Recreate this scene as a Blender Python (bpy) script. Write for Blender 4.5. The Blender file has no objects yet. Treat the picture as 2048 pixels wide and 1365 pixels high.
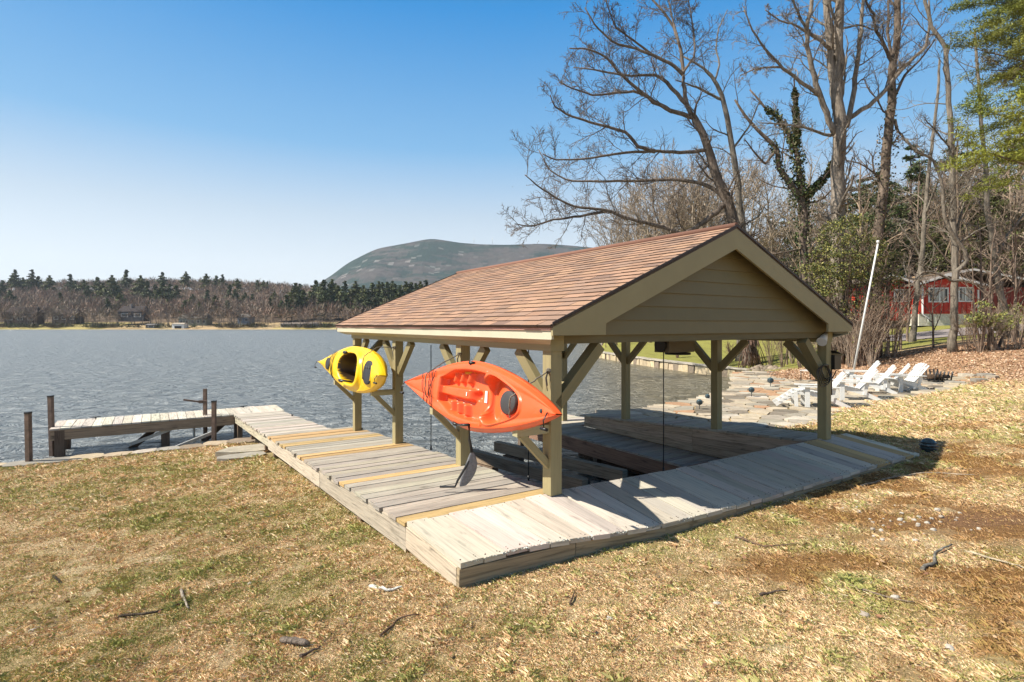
import bpy, math, random
import numpy as np
from mathutils import Vector
random.seed(7); RNG = np.random.default_rng(11)
PI = math.pi
scn = bpy.context.scene
COL = scn.collection
# ------------------------------------------------------------------ camera, sky, sun, exposure
FPX, HZ = 1100.0, 650.0            # focal length and horizon in pixels of the 2048 px wide photo
EYE = 2.0                          # eye height above the boat-house deck
cam_d = bpy.data.cameras.new('camera'); cam = bpy.data.objects.new('camera', cam_d); COL.objects.link(cam)
cam.location = (0, 0, EYE); cam.rotation_euler = (PI/2, 0, 0)
cam_d.sensor_width = 36; cam_d.lens = FPX/2048*36; cam_d.shift_y = -(682.5-HZ)/2048
cam_d.clip_start = 0.1; cam_d.clip_end = 12000
scn.camera = cam
SUNV = Vector((-0.907, -0.18, 1.0)).normalized()          # towards the sun
SUN_EL = math.asin(SUNV.z); SUN_AZ = math.atan2(SUNV.x, SUNV.y)   # azimuth clockwise from +Y
w = bpy.data.worlds.new('World'); scn.world = w; w.use_nodes = True
nt = w.node_tree; bg = nt.nodes['Background']; sky = nt.nodes.new('ShaderNodeTexSky')
sky.sky_type = 'NISHITA'; sky.sun_disc = False; sky.sun_elevation = SUN_EL; sky.sun_rotation = SUN_AZ
sky.altitude = 0; sky.air_density = 1.0; sky.dust_density = 1.6; sky.ozone_density = 2.0
hs = nt.nodes.new('ShaderNodeHueSaturation'); hs.inputs['Saturation'].default_value = 1.25
hs.inputs['Hue'].default_value = 0.492
nt.links.new(sky.outputs[0], hs.inputs['Color'])
tcw = nt.nodes.new('ShaderNodeTexCoord'); sx = nt.nodes.new('ShaderNodeSeparateXYZ'); nt.links.new(tcw.outputs['Generated'], sx.inputs[0])
rw = nt.nodes.new('ShaderNodeValToRGB'); nt.links.new(sx.outputs['Z'], rw.inputs[0]); ew = rw.color_ramp.elements
SKYC = [(0, (4.6, 4.8, 4.9)), (.10, (4.0, 4.4, 4.7)), (.19, (2.75, 3.4, 4.05)), (.30, (.95, 2.3, 3.9)), (.50, (.02, 1.30, 3.4)), (.74, (.62, .68, .76))]      # clear spring sky, pale towards the horizon; unseen zenith greyed, dimmed to cut fill
while len(ew) < len(SKYC): ew.new(.5)
for e_, (q_, c_) in zip(ew, SKYC): e_.position = q_; e_.color = (c_[0]/5, c_[1]/5, c_[2]/5, 1)
v5 = nt.nodes.new('ShaderNodeVectorMath'); v5.operation = 'SCALE'; v5.inputs['Scale'].default_value = 5.0; nt.links.new(rw.outputs[0], v5.inputs[0])
mw = nt.nodes.new('ShaderNodeMix'); mw.data_type = 'RGBA'; mw.inputs[0].default_value = .96
nt.links.new(hs.outputs[0], mw.inputs[6]); nt.links.new(v5.outputs[0], mw.inputs[7]); nt.links.new(mw.outputs[2], bg.inputs[0])
bg.inputs[1].default_value = 0.12
sd = bpy.data.lights.new('sun', 'SUN'); sun = bpy.data.objects.new('sun', sd); COL.objects.link(sun)
sd.energy = 5.0; sd.angle = math.radians(0.53); sd.color = (1.0, 0.93, 0.81)
sun.rotation_euler = SUNV.to_track_quat('Z', 'Y').to_euler(); sun.location = (-20, -5, 30)
scn.view_settings.view_transform = 'Standard'; scn.view_settings.look = 'None'
scn.view_settings.gamma = 1; scn.view_settings.exposure = 0.82
# ------------------------------------------------------------------ coordinates
TH = 0.576
UD = np.array([-math.sin(TH), math.cos(TH), 0.0]); VD = np.array([math.cos(TH), math.sin(TH), 0.0]); ZD = np.array([0, 0, 1.0])
ORG = np.array([0.4535, 6.42, 0.0])
def B(u, v, z=0.0): return ORG + UD*u + VD*v + ZD*z      # boat-house frame: u along the slip, v across
def uvof(X, Y):
    dx, dy = X-ORG[0], Y-ORG[1]
    return dx*UD[0]+dy*UD[1], dx*VD[0]+dy*VD[1]
def P(x, y, Y): return np.array([(x-1024)/FPX*Y, Y, EYE-(y-HZ)/FPX*Y])
def PZ(x, y, z):
    Y = (EYE-z)*FPX/(y-HZ); return np.array([(x-1024)/FPX*Y, Y, z])
# ------------------------------------------------------------------ noise
def vnoise(x, y, seed=0):
    x = np.asarray(x, float); y = np.asarray(y, float)
    xi = np.floor(x).astype(np.int64); yi = np.floor(y).astype(np.int64); fx = x-xi; fy = y-yi
    fx = fx*fx*(3-2*fx); fy = fy*fy*(3-2*fy)
    def h(a, b):
        n = (a*374761393 + b*668265263 + seed*982451653) & 0x7fffffff
        n = ((n ^ (n >> 13))*1274126177) & 0x7fffffff
        return ((n ^ (n >> 16)) & 0xffff)/65535.0
    return (h(xi, yi)*(1-fx)+h(xi+1, yi)*fx)*(1-fy)+(h(xi, yi+1)*(1-fx)+h(xi+1, yi+1)*fx)*fy
def fbm(x, y, seed=0, o=4):
    s = 0; a = .5; t = 0
    for i in range(o):
        s = s+a*vnoise(np.asarray(x)*2**i, np.asarray(y)*2**i, seed+i*17); t += a; a *= .5
    return s/t
def sst(a, b, x):
    t = np.clip((np.asarray(x, float)-a)/(b-a), 0, 1); return t*t*(3-2*t)
# ------------------------------------------------------------------ materials
def newmat(name):
    m = bpy.data.materials.new(name); m.use_nodes = True
    n = m.node_tree.nodes; p = n['Principled BSDF']; return m, m.node_tree, n, p
def L(nt, a, b): nt.links.new(a, b)
def node(nt, t, **k):
    n = nt.nodes.new(t)
    for a, b in k.items(): setattr(n, a, b)
    return n
def noise_n(nt, vec, scale, detail=4, rough=.6, dist=0):
    n = node(nt, 'ShaderNodeTexNoise'); n.inputs['Scale'].default_value = scale; n.inputs['Detail'].default_value = detail
    n.inputs['Roughness'].default_value = rough; n.inputs['Distortion'].default_value = dist
    if vec is not None: L(nt, vec, n.inputs['Vector'])
    return n
def ramp_n(nt, fac, stops):
    r = node(nt, 'ShaderNodeValToRGB'); L(nt, fac, r.inputs[0]); e = r.color_ramp.elements
    while len(e) < len(stops): e.new(0.5)
    for i, (p, c) in enumerate(stops):
        e[i].position = p; e[i].color = (c[0], c[1], c[2], 1) if hasattr(c, '__len__') else (c, c, c, 1)
    return r
def mul_n(nt, a, b, fac=1, mode='MULTIPLY'):
    m = node(nt, 'ShaderNodeMix', data_type='RGBA', blend_type=mode); m.inputs[0].default_value = fac
    L(nt, a, m.inputs[6]); L(nt, b, m.inputs[7]); return m.outputs[2]
def bump_n(nt, h, p, strength=.3, dist=.01):
    b = node(nt, 'ShaderNodeBump'); b.inputs['Strength'].default_value = strength; b.inputs['Distance'].default_value = dist
    L(nt, h, b.inputs['Height']); L(nt, b.outputs[0], p.inputs['Normal']); return b
def attr_mat(name, rough=.8, var=.25, nscale=8, bump=.3, bdist=.01, spec=.3, detail=5, trans=0):
    """colour comes from the mesh's 'col' attribute, varied by object-space noise"""
    m, nt, n, p = newmat(name)
    a = node(nt, 'ShaderNodeAttribute', attribute_name='col'); tc = node(nt, 'ShaderNodeTexCoord')
    ns = noise_n(nt, tc.outputs['Object'], nscale, detail, .65)
    r = ramp_n(nt, ns.outputs['Fac'], [(.25, 1-var), (.75, 1+var*.8)])
    c = mul_n(nt, a.outputs['Color'], r.outputs[0]); L(nt, c, p.inputs['Base Color'])
    p.inputs['Roughness'].default_value = rough; p.inputs['Specular IOR Level'].default_value = spec
    if bump: bump_n(nt, ns.outputs['Fac'], p, bump, bdist)
    return m
def wood_mat(name, streak=(.55, 1.25), across=45, along=1.6, rough=.75, bump=.5, knots=.55, bdist=.004):
    """plank wood: 'col' attribute times grain laid along the board's UV"""
    m, nt, n, p = newmat(name)
    a = node(nt, 'ShaderNodeAttribute', attribute_name='col'); uv = node(nt, 'ShaderNodeUVMap', uv_map='UVMap')
    mp = node(nt, 'ShaderNodeMapping'); mp.inputs['Scale'].default_value = (along, across, 1); L(nt, uv.outputs[0], mp.inputs[0])
    g = noise_n(nt, mp.outputs[0], 1.0, 5, .65, .6)
    r = ramp_n(nt, g.outputs['Fac'], [(.3, streak[0]), (.52, 1.0), (.75, streak[1])])
    c = mul_n(nt, a.outputs['Color'], r.outputs[0])
    mp2 = node(nt, 'ShaderNodeMapping'); mp2.inputs['Scale'].default_value = (2.2, 9, 1); L(nt, uv.outputs[0], mp2.inputs[0])
    kn = noise_n(nt, mp2.outputs[0], 1.0, 3, .55, .3)
    r2 = ramp_n(nt, kn.outputs['Fac'], [(.27, knots), (.40, 1.0), (.8, 1.08)])
    c = mul_n(nt, c, r2.outputs[0]); L(nt, c, p.inputs['Base Color'])
    p.inputs['Roughness'].default_value = rough; p.inputs['Specular IOR Level'].default_value = .25
    bump_n(nt, g.outputs['Fac'], p, bump, bdist); return m
def plain(name, col, rough=.5, metal=0, spec=.5, nscale=20, var=.1, bump=0):
    m, nt, n, p = newmat(name); tc = node(nt, 'ShaderNodeTexCoord')
    ns = noise_n(nt, tc.outputs['Object'], nscale, 4, .6)
    r = ramp_n(nt, ns.outputs['Fac'], [(.3, [c*(1-var) for c in col]), (.7, [min(1, c*(1+var)) for c in col])])
    L(nt, r.outputs[0], p.inputs['Base Color']); p.inputs['Roughness'].default_value = rough
    p.inputs['Metallic'].default_value = metal; p.inputs['Specular IOR Level'].default_value = spec
    if bump: bump_n(nt, ns.outputs['Fac'], p, bump, .003)
    return m
M = {}
M['deck'] = wood_mat('weathered_wood', streak=(.45, 1.25), knots=.5)
M['pale'] = wood_mat('pale_wood', streak=(.74, 1.10), across=38, along=1.3, knots=.62, bump=.35)
M['paint'] = attr_mat('olive_paint', rough=.55, var=.06, nscale=3, bump=.08, bdist=.002)
M['postpaint'] = wood_mat('painted_post', streak=(.86, 1.06), across=22, along=.9, rough=.6, bump=.3, knots=.86, bdist=.003)
M['shingle'] = attr_mat('asphalt_shingle', rough=.95, var=.22, nscale=90, bump=.3, bdist=.003, spec=.15)
def bark_mat():
    m, nt, n, p = newmat('bark'); a = node(nt, 'ShaderNodeAttribute', attribute_name='col'); tc = node(nt, 'ShaderNodeTexCoord')
    mp = node(nt, 'ShaderNodeMapping'); mp.inputs['Scale'].default_value = (9, 9, 1.6); L(nt, tc.outputs['Object'], mp.inputs[0])
    g = noise_n(nt, mp.outputs[0], 1.0, 6, .75, .5); q = noise_n(nt, tc.outputs['Object'], .9, 3, .6)
    r = ramp_n(nt, g.outputs['Fac'], [(.32, .35), (.52, 1.0), (.72, 1.6)]); r2 = ramp_n(nt, q.outputs['Fac'], [(.3, .7), (.7, 1.3)])
    c = mul_n(nt, mul_n(nt, a.outputs['Color'], r.outputs[0]), r2.outputs[0]); L(nt, c, p.inputs['Base Color'])
    p.inputs['Roughness'].default_value = .95; p.inputs['Specular IOR Level'].default_value = .08
    bump_n(nt, g.outputs['Fac'], p, 1.0, .08); return m
M['bark'] = bark_mat()
M['leaf'] = attr_mat('foliage', rough=.6, var=.2, nscale=1.5, bump=0, spec=.25)
M['grass'] = attr_mat('grass_blades', rough=.7, var=.1, nscale=2, bump=0, spec=.2)
M['stone'] = attr_mat('field_stone', rough=.85, var=.3, nscale=6, bump=.6, bdist=.02)
M['white'] = plain('white_paint', (.66, .66, .64), .45, var=.04)
M['steel'] = plain('rusty_steel', (.16, .11, .085), .7, .3, var=.35, nscale=9, bump=.3)
M['galv'] = plain('grey_metal', (.46, .45, .42), .5, .5, var=.15)
M['black'] = plain('black_plastic', (.012, .012, .013), .4)
M['rope'] = plain('rope', (.16, .14, .11), .9, var=.4, nscale=120)
M['orange'] = plain('orange_plastic', (.80, .118, .032), .36, spec=.45, var=.09, nscale=2.5)
M['yellow'] = plain('yellow_plastic', (.86, .55, .004), .3, spec=.5, var=.04, nscale=6)
M['glass'] = plain('dark_glass', (.03, .035, .04), .1)
M['attr'] = attr_mat('painted', rough=.6, var=.12, nscale=4, bump=.1)
def shade(c, a, b):
    f = random.uniform(a, b); return [min(.9, x*f*random.uniform(.985, 1.015)) for x in c]
# ------------------------------------------------------------------ mesh builder
class MB:
    def __init__(s): s.V = []; s.F = []; s.C = []; s.U = []; s.n = 0; s.S = []
    def add(s, V, F, col=(.5, .5, .5), uv=None, smooth=False):
        V = np.asarray(V, float).reshape(-1, 3); F = np.asarray(F, np.int64); m, k = F.shape
        col = np.asarray(col, float)
        if col.ndim == 1: col = np.tile(col, (m, 1))
        s.V.append(V); s.F.append(F+s.n); s.C.append(col); s.n += len(V)
        s.U.append(np.zeros((m, k, 2)) if uv is None else np.asarray(uv, float)); s.S.append(np.full(m, smooth))
    def box(s, c, ax, hs, col=(.5, .5, .5), jit=None):
        c = np.asarray(c, float); ax = np.asarray(ax, float); h = np.asarray(hs, float)
        sg = np.array([[-1,-1,-1],[1,-1,-1],[1,1,-1],[-1,1,-1],[-1,-1,1],[1,-1,1],[1,1,1],[-1,1,1]], float)
        loc = sg*h
        if jit is not None: loc = loc+RNG.uniform(-jit, jit, loc.shape)
        F = np.array([[0,3,2,1],[4,5,6,7],[0,1,5,4],[2,3,7,6],[1,2,6,5],[3,0,4,7]])
        long = int(np.argmax(h)); rest = [i for i in range(3) if i != long]; o = RNG.uniform(0, 50, 2)
        axf = [2, 2, 1, 1, 0, 0]; uv = np.zeros((6, 4, 2))
        for i in range(6):
            if axf[i] == long: a, b = rest
            else: a = long; b = [r for r in rest if r != axf[i]][0]
            uv[i, :, 0] = loc[F[i], a]+o[0]; uv[i, :, 1] = loc[F[i], b]+o[1]+i*.37
        s.add(c+loc@ax, F, col, uv); return s
    def beam(s, p, q, w_, h_, col=(.5, .5, .5), up=(0, 0, 1), ext=0):
        """box from p to q; w_ sideways, h_ along 'up'"""
        p = np.asarray(p, float); q = np.asarray(q, float); d = q-p; l = np.linalg.norm(d); d = d/l
        up = np.asarray(up, float); sd_ = np.cross(up, d); sd_ /= np.linalg.norm(sd_); u2 = np.cross(d, sd_)
        return s.box((p+q)/2, [d, sd_, u2], [l/2+ext, w_/2, h_/2], col)
    def prism(s, poly, d, col=(.5, .5, .5)):
        """closed flat polygon (world points) pushed along d"""
        a = np.asarray(poly, float); n = len(a); b = a+np.asarray(d, float)
        e0 = a[1]-a[0]; e0 = e0/np.linalg.norm(e0); nn = np.cross(e0, np.asarray(d, float)); nn /= np.linalg.norm(nn)+1e-9
        o = RNG.uniform(0, 50, 2)
        for ring, rev in ((a, False), (b, True)):
            idx = list(range(n)); idx = idx[::-1] if rev else idx
            uv = np.stack([(ring-a[0])@e0+o[0], (ring-a[0])@nn+o[1]], 1)[idx]
            s.add(ring[idx], [list(range(n))], col, uv[None])
        V = np.concatenate([a, b]); F = [[(i+1) % n, i, i+n, (i+1) % n+n] for i in range(n)]
        uv = np.zeros((n, 4, 2))
        for i, f in enumerate(F):
            e = V[f[0]]-V[f[1]]; le = np.linalg.norm(e); ld = np.linalg.norm(d)
            uv[i] = np.array([[le, 0], [0, 0], [0, ld], [le, ld]])+o
        s.add(V, F, col, uv); return s
    def tubes(s, pts, rad, sides=6, col=(.5, .5, .5)):
        """batch: pts (T,N,3), rad (T,N), col (3,) or (T,3)"""
        pts = np.asarray(pts, float); rad = np.asarray(rad, float)
        if pts.ndim == 2: pts = pts[None]; rad = rad[None]
        T, N, _ = pts.shape; t = np.gradient(pts, axis=1); t /= np.linalg.norm(t, axis=2, keepdims=True)+1e-9
        ref = np.where(np.abs(t[:, :1, 2:3]) > .9, np.array([1., .1, 0]), np.array([0.05, 0.1, 1.])); ref = np.broadcast_to(ref, t.shape)
        a = np.cross(t, ref); a /= np.linalg.norm(a, axis=2, keepdims=True)+1e-9; b = np.cross(t, a)
        an = np.arange(sides)*2*PI/sides
        V = pts[:, :, None]+rad[:, :, None, None]*(a[:, :, None]*np.cos(an)[:, None]+b[:, :, None]*np.sin(an)[:, None])
        i = np.arange(N-1)[:, None]*sides; j = np.arange(sides)[None]; j2 = (j+1) % sides
        F = np.stack([i+j, i+j2, i+sides+j2, i+sides+j], -1).reshape(-1, 4)
        off = (np.arange(T)*N*sides)[:, None, None]; F = (F[None]+off).reshape(-1, 4)
        c = np.asarray(col, float)
        if c.ndim == 2: c = np.repeat(c, (N-1)*sides, 0)
        s.add(V.reshape(-1, 3), F, c, None, sides > 3)
        if sides > 4:
            caps = []
            for k in range(T):
                caps.append([k*N*sides+x for x in range(sides)][::-1]); caps.append([k*N*sides+(N-1)*sides+x for x in range(sides)])
            s.F.append(np.asarray(caps)+s.n-T*N*sides); s.C.append(np.tile(c[0] if c.ndim == 2 else c, (len(caps), 1)))
            s.U.append(np.zeros((len(caps), sides, 2))); s.S.append(np.full(len(caps), False))
        return s
    def cyl(s, p, q, r, col=(.5, .5, .5), sides=12, r2=None):
        return s.tubes(np.array([p, q], float), np.array([r, r if r2 is None else r2], float), sides, col)
    def grid(s, V, col=(.5, .5, .5), smooth=True, close=False, flip=False):
        V = np.asarray(V, float); a, b, _ = V.shape
        i = np.arange(a-1)[:, None]; jn = b if close else b-1; j = np.arange(jn)[None]; j2 = (j+1) % b
        F = np.stack([i*b+j, i*b+j2, (i+1)*b+j2, (i+1)*b+j], -1).reshape(-1, 4)
        if flip: F = F[:, ::-1]
        c = np.asarray(col, float)
        if c.ndim == 3: c = c[:a-1, :jn].reshape(-1, 3)
        s.add(V.reshape(-1, 3), F, c, None, smooth); return s
    def blob(s, c, r, col=(.5, .5, .5), n=8, jit=.18, seed=0, ax=None):
        """lumpy closed stone"""
        th = np.linspace(0, PI, n); ph = np.arange(2*n)*PI/n
        d = np.stack([np.outer(np.sin(th), np.cos(ph)), np.outer(np.sin(th), np.sin(ph)), np.outer(np.cos(th), np.ones(2*n))], -1)
        k = 1+jit*(vnoise(d[..., 0]*1.7+seed*3.1+9, d[..., 1]*1.7+d[..., 2]*2.3+20, seed)*2-1)
        V = d*k[..., None]*np.asarray(r, float)
        if ax is not None: V = V@np.asarray(ax, float)
        return s.grid(V+np.asarray(c, float), col, True, True, True)
    def leaves(s, cen, size, col, aspect=.5, flat=0.0):
        """random little quads (diamond leaves)"""
        cen = np.asarray(cen, float); n = len(cen); size = np.broadcast_to(size, (n,))
        a = RNG.normal(size=(n, 3)); a[:, 2] *= (1-flat); a /= np.linalg.norm(a, axis=1, keepdims=True)
        b = RNG.normal(size=(n, 3)); b[:, 2] *= (1-flat); b -= a*(a*b).sum(1, keepdims=True); b /= np.linalg.norm(b, axis=1, keepdims=True)+1e-9
        a *= size[:, None]*.5; b *= size[:, None]*.5*aspect
        V = np.stack([cen-a, cen+b, cen+a, cen-b], 1).reshape(-1, 3); F = np.arange(4*n).reshape(n, 4)
        s.add(V, F, col); return s
    def build(s, name, mat, parent=None, **tags):
        me = bpy.data.meshes.new(name); V = np.concatenate(s.V)
        if parent is not None: V = V-np.array(parent.get('_base', (0, 0, 0)))
        ls = []; lt = []; tot = 0; mats = []
        for F in s.F: ls.append(F.reshape(-1)); lt.append(np.full(F.shape[0], F.shape[1]))
        ls = np.concatenate(ls); lt = np.concatenate(lt); st = np.concatenate([[0], np.cumsum(lt)[:-1]])
        me.vertices.add(len(V)); me.vertices.foreach_set('co', V.reshape(-1).astype(np.float32))
        me.loops.add(len(ls)); me.loops.foreach_set('vertex_index', ls.astype(np.int32))
        me.polygons.add(len(lt)); me.polygons.foreach_set('loop_start', st.astype(np.int32)); me.polygons.foreach_set('loop_total', lt.astype(np.int32))
        me.polygons.foreach_set('use_smooth', np.concatenate(s.S))
        uvl = me.uv_layers.new(name='UVMap'); uvl.data.foreach_set('uv', np.concatenate([u.reshape(-1) for u in s.U]).astype(np.float32))
        ca = me.attributes.new('col', 'FLOAT_COLOR', 'FACE'); C = np.concatenate(s.C); C = np.concatenate([C, np.ones((len(C), 1))], 1)
        ca.data.foreach_set('color', C.reshape(-1).astype(np.float32))
        me.update(calc_edges=True); me.validate(); me.materials.append(mat)
        o = bpy.data.objects.new(name, me); COL.objects.link(o)
        if parent is not None:
            o.parent = parent; o['_base'] = parent.get('_base', (0, 0, 0))
        for k, v in tags.items(): o[k] = v
        return o
def thing(name, label, cat, base, group=None):
    o = bpy.data.objects.new(name, None); COL.objects.link(o); o.empty_display_size = .2
    o.location = tuple(float(x) for x in base); o['_base'] = tuple(float(x) for x in base)
    o['label'] = label; o['category'] = cat
    if group: o['group'] = group
    return o
def single(mb, name, mat, label, cat, base, group=None):
    """a thing that is one mesh, its origin at its base"""
    class H(dict): pass
    V0 = mb.V; mb.V = [v-np.asarray(base, float) for v in V0]
    o = mb.build(name, mat); o.location = tuple(float(x) for x in base); o['label'] = label; o['category'] = cat
    if group: o['group'] = group
    return o
def struct(mb, name, mat, kind='structure'):
    o = mb.build(name, mat); o['kind'] = kind; return o
def dup(root, loc, rz=0, sc=1, label=None, group=None):
    r = root.copy(); COL.objects.link(r); r.location = tuple(float(x) for x in loc); r.rotation_euler = (0, 0, rz); r.scale = (sc,)*3
    if label: r['label'] = label
    if group: r['group'] = group
    for ch in root.children:
        c = ch.copy(); COL.objects.link(c); c.parent = r
        for g in ch.children:
            d = g.copy(); COL.objects.link(d); d.parent = c
    return r
# ------------------------------------------------------------------ terrain
WZ = -1.7
SHORE = [(-14.4, 12.4), (-12.3, 13.3), (-10.0, 14.5), (-8.6, 15.3), (-7.3, 15.7)]
_b = lambda u, v: tuple(B(u, v)[:2])
COVE = [(2.85, 16.3), (4.4, 17.0), (6.1, 18.3), (8.0, 20.6), (9.4, 22.6), (11.0, 26.5), (13.2, 31.5), (15.2, 34.8)]
WALL = [(16.4, 36.2), (14.4, 41.5), (12.4, 48.5), (10.6, 57.5), (9.7, 65.5)]
LAKE = [(-700, -60), (-60, -2), (-30, 6.5)]+SHORE+[_b(9.4, -1.0), _b(8.2, -.12), _b(.35, -.12), _b(.35, 6.55), _b(6.75, 6.6)]+COVE+WALL+[
    (16, 90), (30, 150), (60, 260), (120, 380), (60, 430), (-120, 428), (-300, 433), (-620, 428), (-900, 380), (-900, 0)]
LK = np.array(LAKE)
def sdist(X, Y):
    """signed distance to the lake's edge, negative in the water"""
    X = np.asarray(X, float); Y = np.asarray(Y, float); d2 = np.full(X.shape, 1e18); ins = np.zeros(X.shape, bool)
    for i in range(len(LK)):
        a = LK[i]; b = LK[(i+1) % len(LK)]; e = b-a; wx = X-a[0]; wy = Y-a[1]
        t = np.clip((wx*e[0]+wy*e[1])/(e@e), 0, 1); dx = wx-e[0]*t; dy = wy-e[1]*t; d2 = np.minimum(d2, dx*dx+dy*dy)
        c = ((a[1] > Y) != (b[1] > Y)) & (X < (b[0]-a[0])*(Y-a[1])/((b[1]-a[1]) if b[1] != a[1] else 1e-9)+a[0]); ins ^= c
    d = np.sqrt(d2); return np.where(ins, -d, d)
CP = np.array([(0,0,-.05),(0,3.2,-.13),(-3,3.2,-.32),(3,3.2,-.02),(-.38,4.67,-.2),(-8,3,-.7),(-20,6,-1.3),(-12,8,-1.1),(-6,8,-.75),(-3.2,6.5,-.5),
 (-14.6,11.9,-1.42),(-10.2,14.0,-1.40),(-7.4,15.2,-1.3),(-9,11.5,-1.15),(-1.95,6.95,-.47),(-3.2,8.85,-.59),(-4.2,10.4,-.74),(-6.0,13.2,-1.05),
 (1.7,6.0,-.30),(2.5,6.45,-.30),(4.6,7.8,-.29),(6.9,9.0,-.25),(7.7,9.6,-.18),(5,3.5,.05),(8.5,9.1,-.02),(10,6,.25),(14,4,.5),(6.3,10.9,-.25),
 (5.7,12.97,-.5),(4.0,14.6,-.58),(2.7,15.9,-.62),(6.2,18.0,-.6),(10.3,23.8,-.6),(13.1,30,-.62),(9.5,17,-.5),(14.3,19.5,-.42),(17.3,22.5,-.35),
 (15.8,17,.1),(20,14,.7),(12,13,-.1),(24,26,.7),(22.4,28,.6),(18.5,28,.0),(16,33,-.6),(27,37,.8),(16.2,38,-1.0),(10.6,60,-1.0),(13,50,-1.0),(20,50,-.6),
 (36,44,1.3),(39,52,1.9),(60,52,2.6),(28,62,.9),(14,76,-.6),(30,100,2.5),(80,100,8),(60,30,3.2),(32,20,1.6),(32,5,1.4),(20,-10,.6),(0,-15,.1),(-20,-15,-.6)], float)
def _k(r): return np.sqrt(r*r+4.0)
_n = len(CP); _A = np.zeros((_n+3, _n+3)); _R = np.hypot(CP[:, None, 0]-CP[None, :, 0], CP[:, None, 1]-CP[None, :, 1])
_A[:_n, :_n] = _k(_R)+np.eye(_n)*-.03; _A[:_n, _n] = 1; _A[:_n, _n+1:] = CP[:, :2]; _A[_n, :_n] = 1; _A[_n+1:, :_n] = CP[:, :2].T
_W = np.linalg.solve(_A, np.concatenate([CP[:, 2], [0, 0, 0]]))
def near_land(X, Y):
    z = _W[_n]+_W[_n+1]*X+_W[_n+2]*Y
    for i in range(_n): z = z+_W[i]*_k(np.hypot(X-CP[i, 0], Y-CP[i, 1]))
    return z
def far_land(X, Y):
    ax = X/np.maximum(Y, 1.0)
    h = 12*sst(425, 520, Y)+(34+16*np.exp(-((ax+.62)/.22)**2)+8*np.exp(-((ax+.95)/.15)**2))*sst(500, 900, Y)
    h = h*(1-.62*sst(-.38, -.22, ax)*sst(430, 600, Y))
    h = h+6*(fbm(X/120, Y/120, 3)-.5)*sst(430, 600, Y)
    right = 6+14*sst(90, 400, Y)+10*sst(40, 300, X)
    return np.where(Y > 400, -1.35+h, np.where(X > 0, right, -1.3))
def land(X, Y):
    X = np.asarray(X, float); Y = np.asarray(Y, float)
    r = np.maximum(np.abs(X-10)/95, np.abs(Y-40)/70); t = sst(.8, 1.15, r)
    z = near_land(np.clip(X, -40, 110), np.clip(Y, -20, 112))*(1-t)+far_land(X, Y)*t
    z = z+.03*(fbm(X*1.3, Y*1.3, 5)-.5)+.02*(fbm(X*5, Y*5, 8)-.5)
    return z
def ground(X, Y):
    d = sdist(X, Y); z = land(X, Y); bot = -2.7
    return z*(sst(-.25, .1, d))+bot*(1-sst(-.25, .1, d))
def gz(X, Y): return float(ground(np.array([X]), np.array([Y]))[0])
def GP(x, y, it=40):
    """where the ray of a photo pixel meets the land"""
    Y = 3.0; 
    ys = np.concatenate([np.linspace(2.5, 60, 2400), np.linspace(60, 120, 600)]); X = (x-1024)/FPX*ys
    g = land(X, ys); ray = EYE-(y-HZ)/FPX*ys; k = np.argmax(ray < g)
    return np.array([X[k], ys[k], g[k]])
# ------------------------------------------------------------------ ground sheet
def axis(lo, hi, step, a, b, g=1.12):
    xs = list(np.arange(lo, hi+1e-6, step)); s = step
    while xs[-1] < b: s *= g; xs.append(xs[-1]+s)
    s = step
    while xs[0] > a: s *= g; xs.insert(0, xs[0]-s)
    return np.array(xs)
gx = axis(-17, 26, .2, -2500, 2500); gy = axis(1, 40, .2, -60, 1500)
def moss(X, Y):
    u, v = uvof(X, Y)
    a = np.exp(-((u+1.6)/.75)**2)*sst(1.0, 3.2, v)*(1-sst(7.6, 9.5, v))
    b = np.exp(-(((X-3.4)/1.1)**2+((Y-4.6)/.5)**2))*.8+np.exp(-(((X-5.0)/1.6)**2+((Y-6.0)/.7)**2))*.9+np.exp(-(((X-8)/2.6)**2+((Y-8.2)/1.0)**2))*.7
    c = np.exp(-(((X-6.3)/1.4)**2+((Y-11.2)/.6)**2))*.6+np.exp(-(((X-3.6)/1.0)**2+((Y-3.7)/.35)**2))*.45
    n = fbm(X*2.2, Y*2.2, 21); d = .75*sst(.47, .66, fbm(X*.8+4, Y*1.2, 23))*sst(.3, 2.6, X)*(1-sst(11, 15, Y))
    return np.clip((a+b+c)*sst(.3, .6, n)*1.3+1.15*d*sst(.32, .58, n), 0, 1)
def litter(X, Y):
    yl = 21+(X-10)*.05
    n = fbm(X*.5, Y*.5, 31)*3
    a = sst(yl-1.5+n, yl+2+n, Y)*(1-sst(28, 31, Y-.35*(X-14)))*sst(12.0, 14.0, X+(Y-24)*.25)
    a = np.maximum(a, sst(17, 22, X+n)*sst(13.5, 16, Y+n*.5)*(1-sst(28, 31, Y-.3*(X-14))))
    return np.clip(a, 0, 1)
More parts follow.
